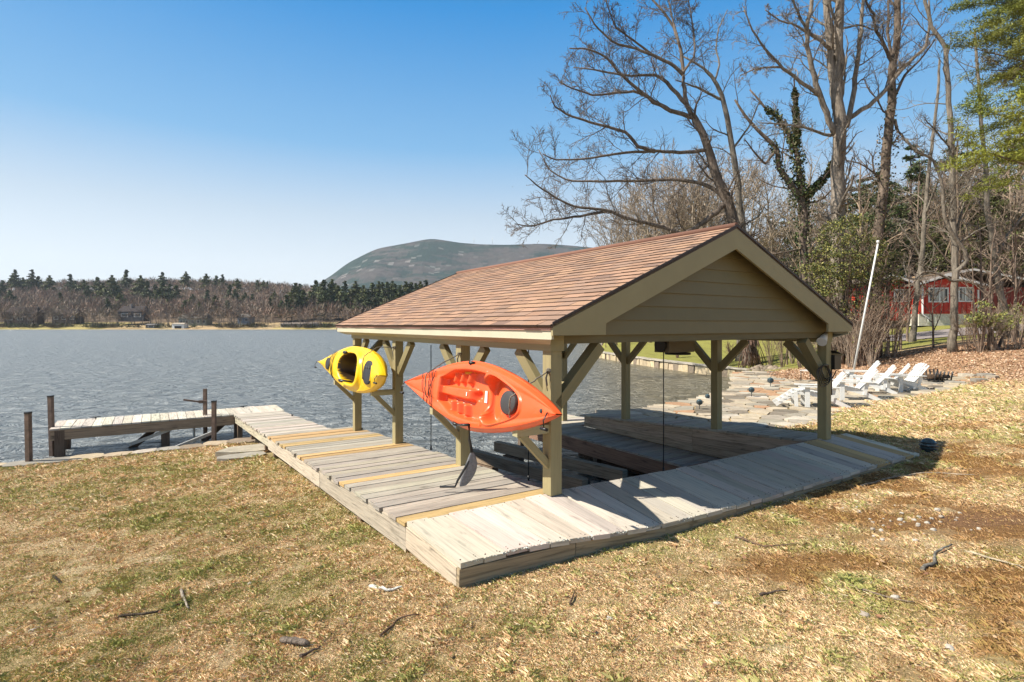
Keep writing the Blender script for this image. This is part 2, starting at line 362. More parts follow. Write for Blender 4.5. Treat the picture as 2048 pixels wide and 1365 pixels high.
def landcol(X, Y):
    n1 = fbm(X*1.1, Y*1.1, 41); n2 = fbm(X*4, Y*4, 51); n3 = fbm(X*14, Y*14, 61)
    straw = np.array([.60, .44, .25]); pale = np.array([.70, .56, .36]); brn = np.array([.33, .19, .10]); grn = np.array([.33, .31, .10])
    t = lambda f: np.asarray(f)[..., None]
    c = straw+(pale-straw)*t(sst(.45, .75, n3)); c = c+(brn-c)*t(sst(.50, .78, n2)*.75)
    g = sst(.40, .64, n1*.5+n2*.5+.03*np.sin(X)); c = c+(grn-c)*t(g*.55)
    c = c+(np.array([.30, .145, .045])-c)*t(moss(X, Y)*.85)
    c = c+((np.array([.43, .27, .165])*(.6+.8*t(n3)))-c)*t(litter(X, Y)*.92)
    bare = np.exp(-(((X-5.1)/.9)**2+((Y-5.95)/.35)**2)); c = c+(np.array([.30, .17, .10])-c)*t(np.clip(bare*1.2, 0, 1)*.8)
    lawn2 = sst(33, 37, Y+.3*np.maximum(0, X-20)*0)*(1-sst(80, 95, Y)); lg = np.array([.235, .235, .062])*(.75+.5*t(n2))
    lawn2 = np.maximum(lawn2, sst(29, 31, Y-.33*(X-14))*(1-sst(80, 95, Y)))
    c = c+(lg-c)*t(lawn2*.95)
    wood = sst(76, 95, Y+.2*X)*(1-sst(395, 410, Y)); c = c+(np.array([.16, .10, .06])*(.7+.6*t(n2))-c)*t(wood)
    wd2 = sst(54, 60, X); c = c+(np.array([.16, .10, .06])-c)*t(wd2*(Y < 400))
    far = sst(420, 425, Y); fc = np.array([.150, .112, .082])*(.8+.5*t(fbm(X/30, Y/30, 71)))
    sh = (1-sst(436, 446, Y+6*(vnoise(X/25, Y*0, 77)-.5)))*np.maximum(1-sst(-338, -330, X), (sst(-195, -188, X)*(1-sst(-145, -138, X)))); fc = fc+(np.array([.21, .21, .06])-fc)*t(sh)*(1-.0)
    return c+(fc-c)*t(far)
GX, GY = np.meshgrid(gx, gy, indexing='ij'); GZ = ground(GX, GY)
mb = MB(); cx = (GX[:-1, :-1]+GX[1:, 1:])/2; cy = (GY[:-1, :-1]+GY[1:, 1:])/2
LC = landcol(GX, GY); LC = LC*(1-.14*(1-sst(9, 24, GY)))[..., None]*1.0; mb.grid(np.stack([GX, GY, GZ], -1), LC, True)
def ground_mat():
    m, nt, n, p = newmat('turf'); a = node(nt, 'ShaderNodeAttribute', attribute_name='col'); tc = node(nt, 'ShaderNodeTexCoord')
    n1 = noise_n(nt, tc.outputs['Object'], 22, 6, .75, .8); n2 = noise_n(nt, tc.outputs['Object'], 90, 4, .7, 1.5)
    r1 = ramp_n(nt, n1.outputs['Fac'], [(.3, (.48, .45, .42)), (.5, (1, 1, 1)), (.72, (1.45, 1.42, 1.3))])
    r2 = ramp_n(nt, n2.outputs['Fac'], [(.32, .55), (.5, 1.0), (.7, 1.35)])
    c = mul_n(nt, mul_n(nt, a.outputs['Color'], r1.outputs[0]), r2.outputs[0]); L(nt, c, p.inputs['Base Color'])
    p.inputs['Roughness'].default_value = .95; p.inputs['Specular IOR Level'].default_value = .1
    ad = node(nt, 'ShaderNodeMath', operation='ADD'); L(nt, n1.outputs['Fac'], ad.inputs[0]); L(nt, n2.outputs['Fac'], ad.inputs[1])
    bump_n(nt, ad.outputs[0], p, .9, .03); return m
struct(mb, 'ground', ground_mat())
# ------------------------------------------------------------------ lake water
def water_mat():
    m, nt, n, p = newmat('lake_water'); tc = node(nt, 'ShaderNodeTexCoord')
    p.inputs['Base Color'].default_value = (.085, .105, .12, 1); p.inputs['Roughness'].default_value = .30; p.inputs['IOR'].default_value = 1.62
    sp_ = node(nt, 'ShaderNodeSeparateXYZ'); L(nt, tc.outputs['Object'], sp_.inputs[0])      # cove side browned: the woods' reflection is put into the base colour
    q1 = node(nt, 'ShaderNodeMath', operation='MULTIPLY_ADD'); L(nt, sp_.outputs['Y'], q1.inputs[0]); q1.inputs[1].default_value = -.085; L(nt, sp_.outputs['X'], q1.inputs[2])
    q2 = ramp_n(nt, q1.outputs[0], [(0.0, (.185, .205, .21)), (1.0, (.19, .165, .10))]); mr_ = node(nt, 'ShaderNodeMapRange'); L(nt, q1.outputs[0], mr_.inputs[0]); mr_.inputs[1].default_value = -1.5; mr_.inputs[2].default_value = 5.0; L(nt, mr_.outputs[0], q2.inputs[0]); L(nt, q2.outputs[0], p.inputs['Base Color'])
    mp = node(nt, 'ShaderNodeMapping'); mp.inputs['Rotation'].default_value = (0, 0, .25); mp.inputs['Scale'].default_value = (.75, 1.5, 1); L(nt, tc.outputs['Object'], mp.inputs[0])
    a = noise_n(nt, mp.outputs[0], 4.5, 3, .5, .8); b = noise_n(nt, mp.outputs[0], 1.0, 5, .6, .8)
    ad = node(nt, 'ShaderNodeMath', operation='MULTIPLY_ADD'); L(nt, b.outputs['Fac'], ad.inputs[0]); ad.inputs[1].default_value = 7.0; L(nt, a.outputs['Fac'], ad.inputs[2])
    bump_n(nt, ad.outputs[0], p, 1.0, .22); return m
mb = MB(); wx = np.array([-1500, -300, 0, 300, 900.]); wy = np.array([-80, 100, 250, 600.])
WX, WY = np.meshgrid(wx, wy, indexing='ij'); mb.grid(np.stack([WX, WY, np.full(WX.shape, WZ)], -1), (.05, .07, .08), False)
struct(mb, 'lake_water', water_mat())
# ------------------------------------------------------------------ mountain and far hills
def mountain():
    prof = [(-900, 650), (300, 640), (560, 605), (620, 575), (660, 552), (697, 523), (728, 508), (750, 496), (782, 490), (831, 482), (862, 476), (892, 480), (916, 484), (953, 487), (1002, 488), (1075, 486), (1130, 489), (1300, 505), (1500, 500), (1700, 520), (2000, 560), (2600, 620), (3200, 640)]
    px = np.array([p[0] for p in prof], float); py = np.array([p[1] for p in prof], float); Yr = 3400.0
    x = np.linspace(-900, 3200, 420); Hr = (HZ-np.interp(x, px, py))/FPX*Yr
    k = np.array([.25, .5, .25])
    for _ in range(2): Hr = np.convolve(np.pad(Hr, 1, 'edge'), k, 'valid')
    X = (x-1024)/FPX*Yr; ys = np.linspace(0, 1, 80)
    V = np.zeros((len(x), 160, 3)); t = np.concatenate([ys, 1+ys])
    for j in range(160):
        s = t[j]; Yj = 2550+850*s if s <= 1 else 3400+1900*(s-1)
        hgt = s**1.15 if s <= 1 else (2-s)**1.1
        z = Hr*hgt; rough = (fbm(X/260, np.full_like(X, Yj/260), 5, 5)-.5)*150*np.sin(min(1, s if s <= 1 else 2-s)*PI*.5)*(1-.93*np.exp(-((s-1)/.18)**2))
        V[:, j] = np.stack([X, np.full_like(X, Yj), z+rough*sst(20, 160, Hr)-4], -1)
    n1 = fbm(V[..., 0]/90, (V[..., 1]*.4+V[..., 2]*3)/45, 9, 5); n2 = fbm(V[..., 0]/260, (V[..., 1]+V[..., 2]*3)/260, 13, 3)
    c = np.array([.066, .055, .047])+(np.array([.010, .028, .018])-np.array([.066, .055, .047]))*(sst(.43, .57, n1*.5+n2*.5)[..., None])
    rock = (sst(.70, .78, fbm(V[..., 0]/45+7, V[..., 2]/14+3, 15, 5))*.33)[..., None]; c = c+(np.array([.42, .38, .35])-c)*rock
    mb = MB(); mb.grid(V, c, True); o = struct(mb, 'mountain', attr_mat('wooded_mountain', .95, .45, .03, .8, 9.0, .05, 8))
mountain()
# ------------------------------------------------------------------ docks
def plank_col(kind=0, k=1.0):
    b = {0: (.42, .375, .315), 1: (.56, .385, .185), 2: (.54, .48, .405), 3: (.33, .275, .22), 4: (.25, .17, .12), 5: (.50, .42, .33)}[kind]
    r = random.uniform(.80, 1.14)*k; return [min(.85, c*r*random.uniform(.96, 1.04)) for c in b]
def plank(mb, a, b, c, d, th, col):
    """a-b is the long top edge, c-d the other one (c next to b); pushed down by th"""
    mb.prism([a, b, c, d], (0, 0, -th), col)
def zl(u): return -.0605*min(max(u, 0), 14.5)
def yellow_u(u): return u < .2 or 2.2 < u < 2.45 or 4.5 < u < 5.0 or 6.2 < u < 6.6 or 7.1 < u < 7.95
# long dock on the left
T_ = thing('wooden_dock', 'long weathered plank dock with a few newer yellow boards, sloping down to the lake', 'dock', B(4, -.8, -.6))
mb = MB(); u = .125
while u < 14.5:
    wd = .235 if u < 8.2 else .225; v1 = .24 if u < 8.2 else -.32
    col = plank_col(1 if yellow_u(u) else (0 if u < 8.2 else 2), .93)
    v0 = -1.75+random.uniform(-.03, .02); j = random.uniform(-.004, .006); g = .014
    a = B(u+g/2, v0, zl(u)+j); b = B(u+g/2, v1+random.uniform(-.02, .02), zl(u)+j+random.uniform(-.004, .004))
    plank(mb, a, b, b+UD*(wd-g)+ZD*(zl(u+wd)-zl(u)), a+UD*(wd-g)+ZD*(zl(u+wd)-zl(u)), .042, col); u += wd
mb.build('decking', M['deck'], T_)
for v, u0, u1, k, h in ((-1.72, .13, 3.6, 5, .25), (-1.722, 3.61, 8.2, 5, .25), (-1.70, 8.21, 14.45, 5, .22), (.2, .13, 8.2, 4, .25), (-.345, 8.21, 14.5, 3, .22)):
    mb = MB(); p = B(u0, v, zl(u0)-.045-h/2); q = B(u1, v, zl(u1)-.045-h/2); mb.beam(p, q, .045, h, plank_col(k)); mb.build('side_board', M['deck'], T_)
for u, v in ((1.7, -1.66), (4.0, -1.66), (5.9, -1.66), (7.6, -1.66), (9.0, -1.62), (12.1, -1.5), (12.1, -.5), (14.3, -1.6)):
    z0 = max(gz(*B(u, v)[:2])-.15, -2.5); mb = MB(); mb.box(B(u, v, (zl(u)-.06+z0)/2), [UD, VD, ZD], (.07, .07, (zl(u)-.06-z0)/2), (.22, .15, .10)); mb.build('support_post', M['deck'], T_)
# pier arm running left
PZT = -.88
T_ = thing('wooden_pier', 'weathered plank pier arm reaching left over the water from the long dock', 'pier', B(15.3, -3, WZ))
mb = MB(); v = -6.32
while v < -.33:
    wd = .235; j = random.uniform(-.004, .005); a = B(14.52, v, PZT+j); b = B(16.12+random.uniform(-.02, .02), v, PZT+j)
    plank(mb, a, b, b+VD*(wd-.014), a+VD*(wd-.014), .042, plank_col(2, 1.1)); v += wd
mb.build('decking', M['deck'], T_)
for p, q in ((B(14.56, -6.3, PZT-.19), B(14.56, -1.73, PZT-.19)), (B(14.56, -6.275, PZT-.19), B(16.08, -6.275, PZT-.19)), (B(16.08, -6.3, PZT-.19), B(16.08, -.33, PZT-.19)), (B(14.6, -.355, PZT-.19), B(16.1, -.355, PZT-.19))):
    mb = MB(); mb.beam(p, q, .045, .28, (.36, .25, .165)); mb.build('side_board', M['deck'], T_)
for u, v in ((14.64, -6.1), (15.9, -6.1), (14.8, -3.6), (15.9, -3.6), (14.8, -1.6), (15.9, -.5)):
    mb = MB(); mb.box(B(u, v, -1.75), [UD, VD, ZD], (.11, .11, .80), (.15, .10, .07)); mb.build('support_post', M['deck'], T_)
for u, v in ((15.0, -4.5), (15.0, -2.6)):
    mb = MB(); mb.beam(B(u, v, -1.75), B(u+.1, v+.75, -1.1), .06, .16, (.10, .07, .05)); mb.build('brace', M['deck'], T_)
def cleat(base, ang, label):
    t = thing('dock_cleat', label, 'cleat', base, 'iron cleats on the docks'); d = np.array([math.cos(ang), math.sin(ang), 0]); b = np.asarray(base)
    mb = MB(); mb.cyl(b, b+ZD*.05, .022, sides=8); mb.tubes(np.array([b+ZD*.06-d*.13, b+ZD*.05-d*.06, b+ZD*.05+d*.06, b+ZD*.06+d*.13]), np.array([.008, .014, .014, .008]), 7); mb.build('cleat_horn', M['black'], t)
cleat(B(15.98, -5.4, PZT), TH, 'small dark iron cleat at the left end of the pier arm')
cleat(B(15.98, -1.3, PZT), TH, 'small dark iron cleat at the outer corner where pier and long dock meet')
cleat(B(12.3, -.42, zl(12.3)), TH+PI/2, 'small dark iron cleat on the lake-side edge of the narrow dock')
cleat(B(7.55, .17, zl(7.55)), TH+PI/2, 'small dark iron cleat beside the foot of the farthest left pavilion post')
# front platform
def zf(u, v): return -.15*(.12-u)/1.17*float(sst(-1.3, .9, v))-.035*float(sst(0, 3, v))*1.0
T_ = thing('deck_platform', 'broad pale plank platform lying across the front of the pavilion', 'deck', B(-.5, 2, -.2))
mb = MB(); v = -1.75; nails = []
while v < 7.0:
    wd = random.choice((.235, .235, .28)); wd = min(wd, 7.04-v); j = random.uniform(-.006, .006); g = .016
    col = plank_col(1 if (5.55 < v < 5.8 or 6.5 < v < 6.72) else 2, 1.04)
    u0 = -1.05+random.uniform(-.012, .012); u1 = .118
    plank(mb, B(u0, v+g, zf(u0, v)+j), B(u1, v+g, zf(u1, v)+j), B(u1, v+wd, zf(u1, v+wd)+j), B(u0, v+wd, zf(u0, v+wd)+j), .045, col)
    for un in (-.99, -.97, .06):
        for vn in (v+.055, v+wd-.05): nails.append(B(un+random.uniform(-.012, .012), vn+random.uniform(-.012, .012), zf(un, vn)+j+.001))
    v += wd
mb.build('decking', M['pale'], T_)
mb = MB()
for q in nails: mb.cyl(q-ZD*.01, q+ZD*.002, .0062, (.07, .045, .035), 6)
mb.build('nail_heads', M['attr'], T_, kind='stuff')
vs = np.linspace(-1.75, 7.02, 8)
for i in range(7):
    a, b = vs[i], vs[i+1]; mb = MB()
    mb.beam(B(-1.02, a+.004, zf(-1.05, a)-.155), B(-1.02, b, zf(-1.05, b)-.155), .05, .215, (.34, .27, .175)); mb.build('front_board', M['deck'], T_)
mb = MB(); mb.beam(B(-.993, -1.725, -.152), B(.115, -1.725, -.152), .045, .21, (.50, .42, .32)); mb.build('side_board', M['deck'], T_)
mb = MB(); mb.beam(B(-.99, 7.0, -.24), B(.1, 7.0, -.2), .045, .16, (.3, .25, .18)); mb.build('side_board', M['deck'], T_)
mb = MB(); mb.beam(B(.14, .25, -.17), B(.14, 6.05, -.17), .045, .25, (.20, .11, .08)); mb.build('inner_beam', M['deck'], T_)
mb = MB()      # ragged pale lichen line on the front edge
n = 1500; vv = RNG.uniform(-1.7, 6.9, n); zz = np.array([zf(-1.05, a) for a in vv]); cen = np.array([B(-1.047, a) for a in vv]); cen[:, 2] = zz-RNG.uniform(-.004, .028, n)*(.4+.6*vnoise(vv*3, vv*0, 5))
mb.leaves(cen, RNG.uniform(.012, .032, n), (.55, .55, .50), .7); mb.build('lichen_edge', M['stone'], T_)
# lower walk, upper boardwalk
LZ = -.81
T_ = thing('lower_walkway', 'low shaded plank walkway inside the slip, below the right-hand posts', 'walkway', B(4, 5.5, -1.2))
mb = MB(); u = .3
while u < 8.5:
    wd = .165; j = random.uniform(-.003, .004); v1 = 6.08 if u < 6.62 else 7.0
    a = B(u, 4.95, LZ+j); b = B(u, v1, LZ+j); plank(mb, a, b, b+UD*(wd-.01), a+UD*(wd-.01), .04, plank_col(0 if u < 6.6 else 2, .9)); u += wd
mb.build('decking', M['deck'], T_)
mb = MB(); mb.beam(B(.3, 4.98, LZ-.21), B(8.5, 4.98, LZ-.21), .045, .33, (.27, .16, .11)); mb.build('side_board', M['deck'], T_)
mb = MB(); mb.beam(B(8.48, 5.0, LZ-.19), B(8.48, 7.0, LZ-.19), .045, .28, (.3, .2, .13)); mb.build('side_board', M['deck'], T_)
for u in (1.5, 3.2, 4.9, 6.6, 8.2):
    mb = MB(); mb.box(B(u, 5.1, -1.8), [UD, VD, ZD], (.07, .07, .85), (.16, .12, .09)); mb.build('support_post', M['deck'], T_)
def zr(u): return -.075-.064*u
T_ = thing('raised_boardwalk', 'narrow raised plank boardwalk under the right-hand posts with a three-board side wall', 'boardwalk', B(3.3, 6.6, -.8))
mb = MB(); u = .125
while u < 6.55:
    wd = .235; j = random.uniform(-.003, .004); a = B(u, 6.07+random.uniform(-.015, .01), zr(u)+j); b = B(u, 7.0, zr(u)+j); dz = ZD*(zr(u+wd)-zr(u))
    plank(mb, a, b, b+UD*(wd-.013)+dz, a+UD*(wd-.013)+dz, .042, plank_col(0, .92)); u += wd
mb.build('decking', M['deck'], T_)
mb = MB(); g = .006
for k in range(3):
    f0 = lambda u, kk: (zr(u)-.045)*(1-kk/3)+(LZ+.004)*(kk/3)
    for (ua, ub) in ((.15, 2.9), (2.906, 6.52)):
        mb.prism([B(ua, 6.115, f0(ua, k)-g), B(ub, 6.115, f0(ub, k)-g), B(ub, 6.115, f0(ub, k+1)), B(ua, 6.115, f0(ua, k+1))], VD*.04, shade((.42, .32, .235), .85, 1.15))
mb.build('wall_boards', M['deck'], T_)
mb = MB(); mb.prism([B(6.53, 6.12, zr(6.5)-.045), B(6.53, 7.0, zr(6.5)-.045), B(6.53, 7.0, LZ), B(6.53, 6.12, LZ)], UD*.04, (.34, .26, .19)); mb.build('end_board', M['deck'], T_)
# retaining walls of the slip
T_ = thing('retaining_wall', 'dark timber retaining wall lining the boat slip beneath the docks', 'retaining wall', B(.3, 3, -2))
mb = MB()
for k in range(6):
    z = -2.55+k*.36
    for p, q in ((B(.26, -.1, z), B(.26, 6.2, z)), (B(.3, -.07, z-.002), B(8.3, -.07, z-.002)), (B(.3, 6.22, z+.001), B(6.9, 6.22, z+.001))):
        if k == 5 and q[1] > 14: continue
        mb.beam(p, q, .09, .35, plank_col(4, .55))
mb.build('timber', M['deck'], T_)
# bunks of the boat lift
def bunk(p, q, label):
    p = np.array(p); q = np.array(q); d = (q-p)/np.linalg.norm(q-p)
    t = thing('lift_bunk', label, 'timber beam', (p+q)/2-ZD*.3, 'beams of the boat lift'); mb = MB(); mb.beam(p-ZD*.13, q-ZD*.13, .17, .24, (.36, .27, .19)); mb.build('beam', M['deck'], t)
    for f in (.1, .9):
        c = p+(q-p)*f; mb = MB(); mb.beam(c-ZD*.34-VD*.04, c-ZD*.34+d*.5, .2, .14, (.20, .14, .10)); mb.build('bolster', M['deck'], t)
bunk(PZ(943, 898, -.9), PZ(1170, 958, -.9), 'left one of two heavy wooden lift beams in the slip, nearer the left posts')
bunk(PZ(993, 882, -.9), PZ(1250, 940, -.9), 'right one of two heavy wooden lift beams in the slip, nearer the low walkway')
# ------------------------------------------------------------------ pavilion
US = [0, 2.254, 4.948, 7.498]; PW = .16; WV = 6.10; RIDV = 3.13
OL = (.235, .20, .103); OL2 = (.305, .262, .14); SL = 1.41/3.305
T_ = BH = thing('boathouse', 'open-sided boat pavilion with olive painted posts and a brown shingle gable roof over a slip', 'boathouse', B(3.7, 3.1, 0))
UD3 = [UD, VD, ZD]
lz = [0, zl(2.3), zl(5.0), zl(7.55)]; rz_ = [zr(0), zr(2.3), zr(5.0), LZ]; rz_[0] = -.04
BZ0, BZ1 = 1.69, 1.87
for row, (v0, zb) in enumerate(((0, lz), (WV, rz_))):
    for i, u in enumerate(US):
        mb = MB(); z0 = zb[i]-.002; z1 = BZ0-.002
        mb.box(B(u+PW/2, v0+PW/2, (z0+z1)/2), UD3, (PW/2, PW/2, (z1-z0)/2), OL2); mb.build('post', M['postpaint'], T_)
    for i, u in enumerate(US):      # knee braces along the slip
        for s in (-1, 1):
            if (i == 0 and s < 0) or (i == 3 and s > 0): continue
            c = B(u+PW/2, v0+PW/2); p = c+UD*s*(PW/2-.02)+ZD*1.08; q = c+UD*s*.68+ZD*1.66
            mb = MB(); mb.beam(p+UD*s*.03, q, .09, .14, OL, ext=.03); mb.build('brace', M['postpaint'], T_)
    mb = MB(); mb.beam(B(-.02, v0+PW/2, (BZ0+BZ1)/2), B(7.70, v0+PW/2, (BZ0+BZ1)/2), .20 if row == 0 else .18, BZ1-BZ0, OL2); mb.build('beam', M['postpaint'], T_)
for u0, s2 in ((PW/2, 1), (7.498+PW/2, -1)):      # tie beams and cross braces
    mb = MB(); mb.beam(B(u0, PW+.022, 1.822), B(u0, WV-.012, 1.822), .13, .10, (.15, .125, .065)); mb.build('beam', M['postpaint'], T_)
    for v0, s in ((PW, 1), (WV, -1)):
        mb = MB(); mb.beam(B(u0, v0-s*.03, 1.06), B(u0, v0+s*.62, 1.72), .13, .16, OL, up=UD, ext=.02); mb.build('brace', M['postpaint'], T_)
# rack arms for the kayaks
ARMZ = [.83, .775, .755, .735]
for i, u in enumerate(US):
    mb = MB(); c = B(u+PW/2, 0, ARMZ[i]-.05); mb.box(c-VD*.215, UD3, (.05, .235, .05), (.36, .325, .19)); mb.build('rack_arm', M['postpaint'], T_)
    mb = MB(); mb.beam(B(u+PW/2, .012, ARMZ[i]-.48), B(u+PW/2, -.36, ARMZ[i]-.10), .08, .08, OL2, up=UD, ext=.02); mb.build('arm_brace', M['postpaint'], T_)
# roof
UN, UF = -.27, 8.42; EV0, EV1 = -.175, WV+PW+.175; RZ = 3.44; EZ = RZ-(RIDV-EV0)*SL
def roofz(v): return RZ-abs(v-RIDV)*SL
for side in (-1, 1):
    sl = np.array(VD*side*math.cos(math.atan(SL))-ZD*math.sin(math.atan(SL))); nn = np.cross(UD, sl)*(1 if side > 0 else -1); nn = nn if nn[2] > 0 else -nn
    Ls = (RIDV-EV0+.03)/math.cos(math.atan(SL)); R0 = B(0, RIDV, RZ-.03)
    mb = MB(); mb.box(R0+UD*(UN+UF)/2+sl*Ls/2-nn*.015, [UD, sl, nn], ((UF-UN)/2, Ls/2-.005, .012), (.10, .06, .05)); mb.build('roof_deck', M['paint'], T_)
    mb = MB(); rows = 24; rh = Ls/rows
    for r in range(rows):
        d1 = (r+1)*rh+.012; d0 = max(d1-rh*1.25, 0); x = UN-random.uniform(0, .3)
        while x < UF:
            wdt = random.uniform(.24, .42); a = max(x, UN); b = min(x+wdt, UF); x += wdt
            if b-a < .02: continue
            k = random.random(); c = (.35, .215, .150) if k < .45 else ((.29, .19, .142) if k < .78 else ((.36, .225, .15) if k < .95 else (.22, .145, .115)))
            f = random.uniform(.88, 1.12); c = [q*f for q in c]; h1 = .015+random.uniform(0, .006); h0 = .004
            A = R0+sl*d0; Dn = R0+sl*(d1+random.uniform(-.006, .006))
            V = [A+UD*a+nn*h0, A+UD*(b-.004)+nn*h0, Dn+UD*(b-.004)+nn*h1, Dn+UD*a+nn*h1, Dn+UD*(b-.004)-nn*.004, Dn+UD*a-nn*.004, A+UD*a-nn*.002, A+UD*(b-.004)-nn*.002]
            mb.add(V, [[0, 3, 2, 1] if side < 0 else [0, 1, 2, 3], [3, 2, 4, 5], [0, 3, 5, 6], [1, 2, 4, 7]], np.array([c, (.055, .038, .03), (.07, .05, .04), (.07, .05, .04)]))
    mb.build('shingles', M['shingle'], T_)
    # underside and eave trim
    vE = EV0 if side < 0 else EV1
    mb = MB(); mb.beam(B(UN+.04, vE-side*.002, EZ-.055), B(UF-.01, vE-side*.002, EZ-.055), .012, .075, (.48, .27, .22)); mb.build('drip_edge', M['paint'], T_)
    mb = MB(); mb.beam(B(UN+.045, vE-side*.03, EZ-.135), B(UF-.03, vE-side*.03, EZ-.135), .03, .12, (.50, .475, .36)); mb.build('fascia', M['paint'], T_)
    vb = 0-.022 if side < 0 else WV+PW+.022
    mb = MB(); mb.prism([B(UN+.05, vE-side*.012, EZ-.197), B(UF-.04, vE-side*.012, EZ-.197), B(UF-.3, vb, EZ-.262), B(UN+.25, vb, EZ-.262)], ZD*.012, (.50, .475, .36)); mb.build('soffit', M['paint'], T_)
mb = MB(); mb.tubes(np.array([B(UN, RIDV, RZ-.012), B(UF, RIDV, RZ-.012)]), np.array([.045, .045]), 8, (.22, .12, .09)); mb.build('ridge_cap', M['shingle'], T_)
for ue, dr in ((UN, 1), (UF-.035, 1)):
    for sgn in (-1, 1):
        f = lambda v: RIDV+sgn*abs(RIDV-v); zt = -.035
        pol = [(EV0, 1.88), (EV0, roofz(EV0)+zt), (RIDV, RZ+zt), (RIDV, RZ-.35), (.615, RZ-.35-(RIDV-.615)*SL), (.615, 1.88)]
        mb = MB(); mb.prism([B(ue, f(v) if v < RIDV else RIDV, z) for v, z in (pol[:] if sgn < 0 else pol[::-1])], UD*.035, (.31, .262, .142)); mb.build('rake_board', M['paint'], T_)
        mb = MB(); mb.prism([B(ue-.012, f(EV0-.01), roofz(EV0)-.03), B(ue-.012, f(EV0-.01), roofz(EV0)+.0), B(ue-.012, RIDV, RZ+.0), B(ue-.012, RIDV, RZ-.035)][::1 if sgn < 0 else -1], UD*.012, (.06, .045, .04)); mb.build('rake_flashing', M['paint'], T_)
def siding(u0, d):
    mb = MB(); z = 1.875; row = .186
    while z < RZ-.3:
        z1 = min(z+row, RZ-.08); v0 = max(EV0+.08, RIDV-(RZ-.06-z)/SL); v1 = 2*RIDV-v0; w0 = max(EV0+.08, RIDV-(RZ-.06-z1)/SL); w1 = 2*RIDV-w0
        c = shade((.185, .155, .08), .95, 1.05)
        V = [B(u0-d*.026, v0, z), B(u0-d*.026, v1, z), B(u0-d*.004, w1, z1), B(u0-d*.004, w0, z1), B(u0, v0, z), B(u0, v1, z)]
        mb.add(V, [[0, 1, 2, 3] if d > 0 else [3, 2, 1, 0], [0, 4, 5, 1]], c, np.array([[[v0, 0], [v1, 0], [w1, .18], [w0, .18]]]*2)+z*7); z = z1
    mb.prism([B(u0+d*.002, EV0+.1, 1.872), B(u0+d*.002, 2*RIDV-EV0-.1, 1.872), B(u0+d*.002, RIDV, RZ-.1)], UD*d*.02, (.2, .17, .11))
    mb.build('gable_siding', M['paint'], T_)
siding(-.002, 1); siding(7.70, -1)
for ub in (-.245, 7.72):       # boxed ends joining siding and rakes
    pass
# ------------------------------------------------------------------ winch, cables, lamps on the pavilion
t = thing('lift_winch', 'boat lift motor box with black pulley hanging under the gable', 'winch', B(1.3, 3.65, 1.4))
c = B(1.3, 3.65, 1.66); mb = MB(); mb.box(c, UD3, (.16, .32, .13), (.16, .14, .10)); mb.box(c+ZD*.14-VD*.1, UD3, (.05, .1, .08), (.05, .045, .04)); mb.build('motor_box', M['attr'], t)
mb = MB(); mb.cyl(c-VD*.33, c-VD*.37, .12, sides=20); mb.build('pulley', M['black'], t)
mb = MB(); mb.cyl(c-ZD*.14+VD*.08, c-ZD*.175+VD*.08, .22, sides=24); mb.build('drive_disc', M['black'], t)
mb = MB(); mb.cyl(c+ZD*.12, B(1.3, 3.65, 1.69+1.1), .03, (.05, .05, .05), 8); mb.build('hanger', M['steel'], t)
def cable(px, y0, y1, Y, label):
    a = P(px, y0, Y); b = P(px, y1, Y); t = thing('lift_cable', label, 'cable', b, 'steel cables of the boat lift')
    mb = MB(); mb.cyl(a, b, .009, (.03, .03, .03), 5); mb.build('wire', M['black'], t)
    mb = MB(); mb.cyl(b, b+ZD*.09, .018, sides=8); mb.build('clamp', M['black'], t)
cable(862, 690, 900, 11.4, 'thin black lift cable hanging between the two racked kayaks')
cable(1057, 672, 962, 9.6, 'thin black lift cable hanging just left of the nearest left post')
cable(1327, 690, 946, 9.3, 'thin black lift cable running down from the winch to the slip')
t = thing('flood_light', 'white floodlight under the right corner of the gable', 'lamp', P(1650, 668, 9.75)); a = P(1652, 668, 9.75); b = P(1645, 681, 9.6)
mb = MB(); mb.tubes(np.array([a, a*.6+b*.4, b+(b-a)*.25]), np.array([.03, .05, .085]), 14, (.8, .8, .78)); mb.build('lamp_shade', M['white'], t)
mb = MB(); mb.cyl(a+ZD*.06, a, .035, sides=10); mb.build('mount', M['black'], t)
t = thing('electric_box', 'black outdoor outlet box on the nearest right post', 'electrical box', B(.05, WV+PW+.02, 1.2)); c = B(.06, WV+PW+.115, 1.33)
mb = MB(); mb.box(c, UD3, (.12, .11, .13), (.02, .02, .02)); mb.build('case', M['black'], t)
mb = MB(); mb.prism([c+UD*-.15+VD*-.112+ZD*.2, c+UD*.14+VD*-.112+ZD*.2, c+UD*.14+VD*.17+ZD*.12, c+UD*-.15+VD*.17+ZD*.12], ZD*.012); mb.build('cover', M['black'], t)
mb = MB(); mb.tubes(np.array([c-ZD*.13, c-ZD*.35, c-ZD*.6]), np.full(3, .02), 6, (.1, .04, .02)); mb.build('conduit', M['steel'], t)
t = thing('extension_cord', 'loops of dark cord hung on the nearest right post', 'cord', B(0, WV, 1.0)); mb = MB()
for k in range(4):
    an = np.linspace(0, 2*PI, 28); r = .13+.02*k; ce = B(-.03-.01*k, WV-.06-.05*k, 1.17-.02*k)
    mb.tubes(np.array([ce+VD*math.cos(q)*r*1.05+ZD*math.sin(q)*r+UD*.02*math.sin(3*q) for q in an]), np.full(28, .008), 5)
an = np.linspace(0, 1, 14); mb.tubes(np.array([B(-.03, WV-.1+.38*q, 1.06-.06*math.sin(q*PI)+.12*q*q) for q in an]), np.full(14, .011), 5); mb.build('loops', M['black'], t)
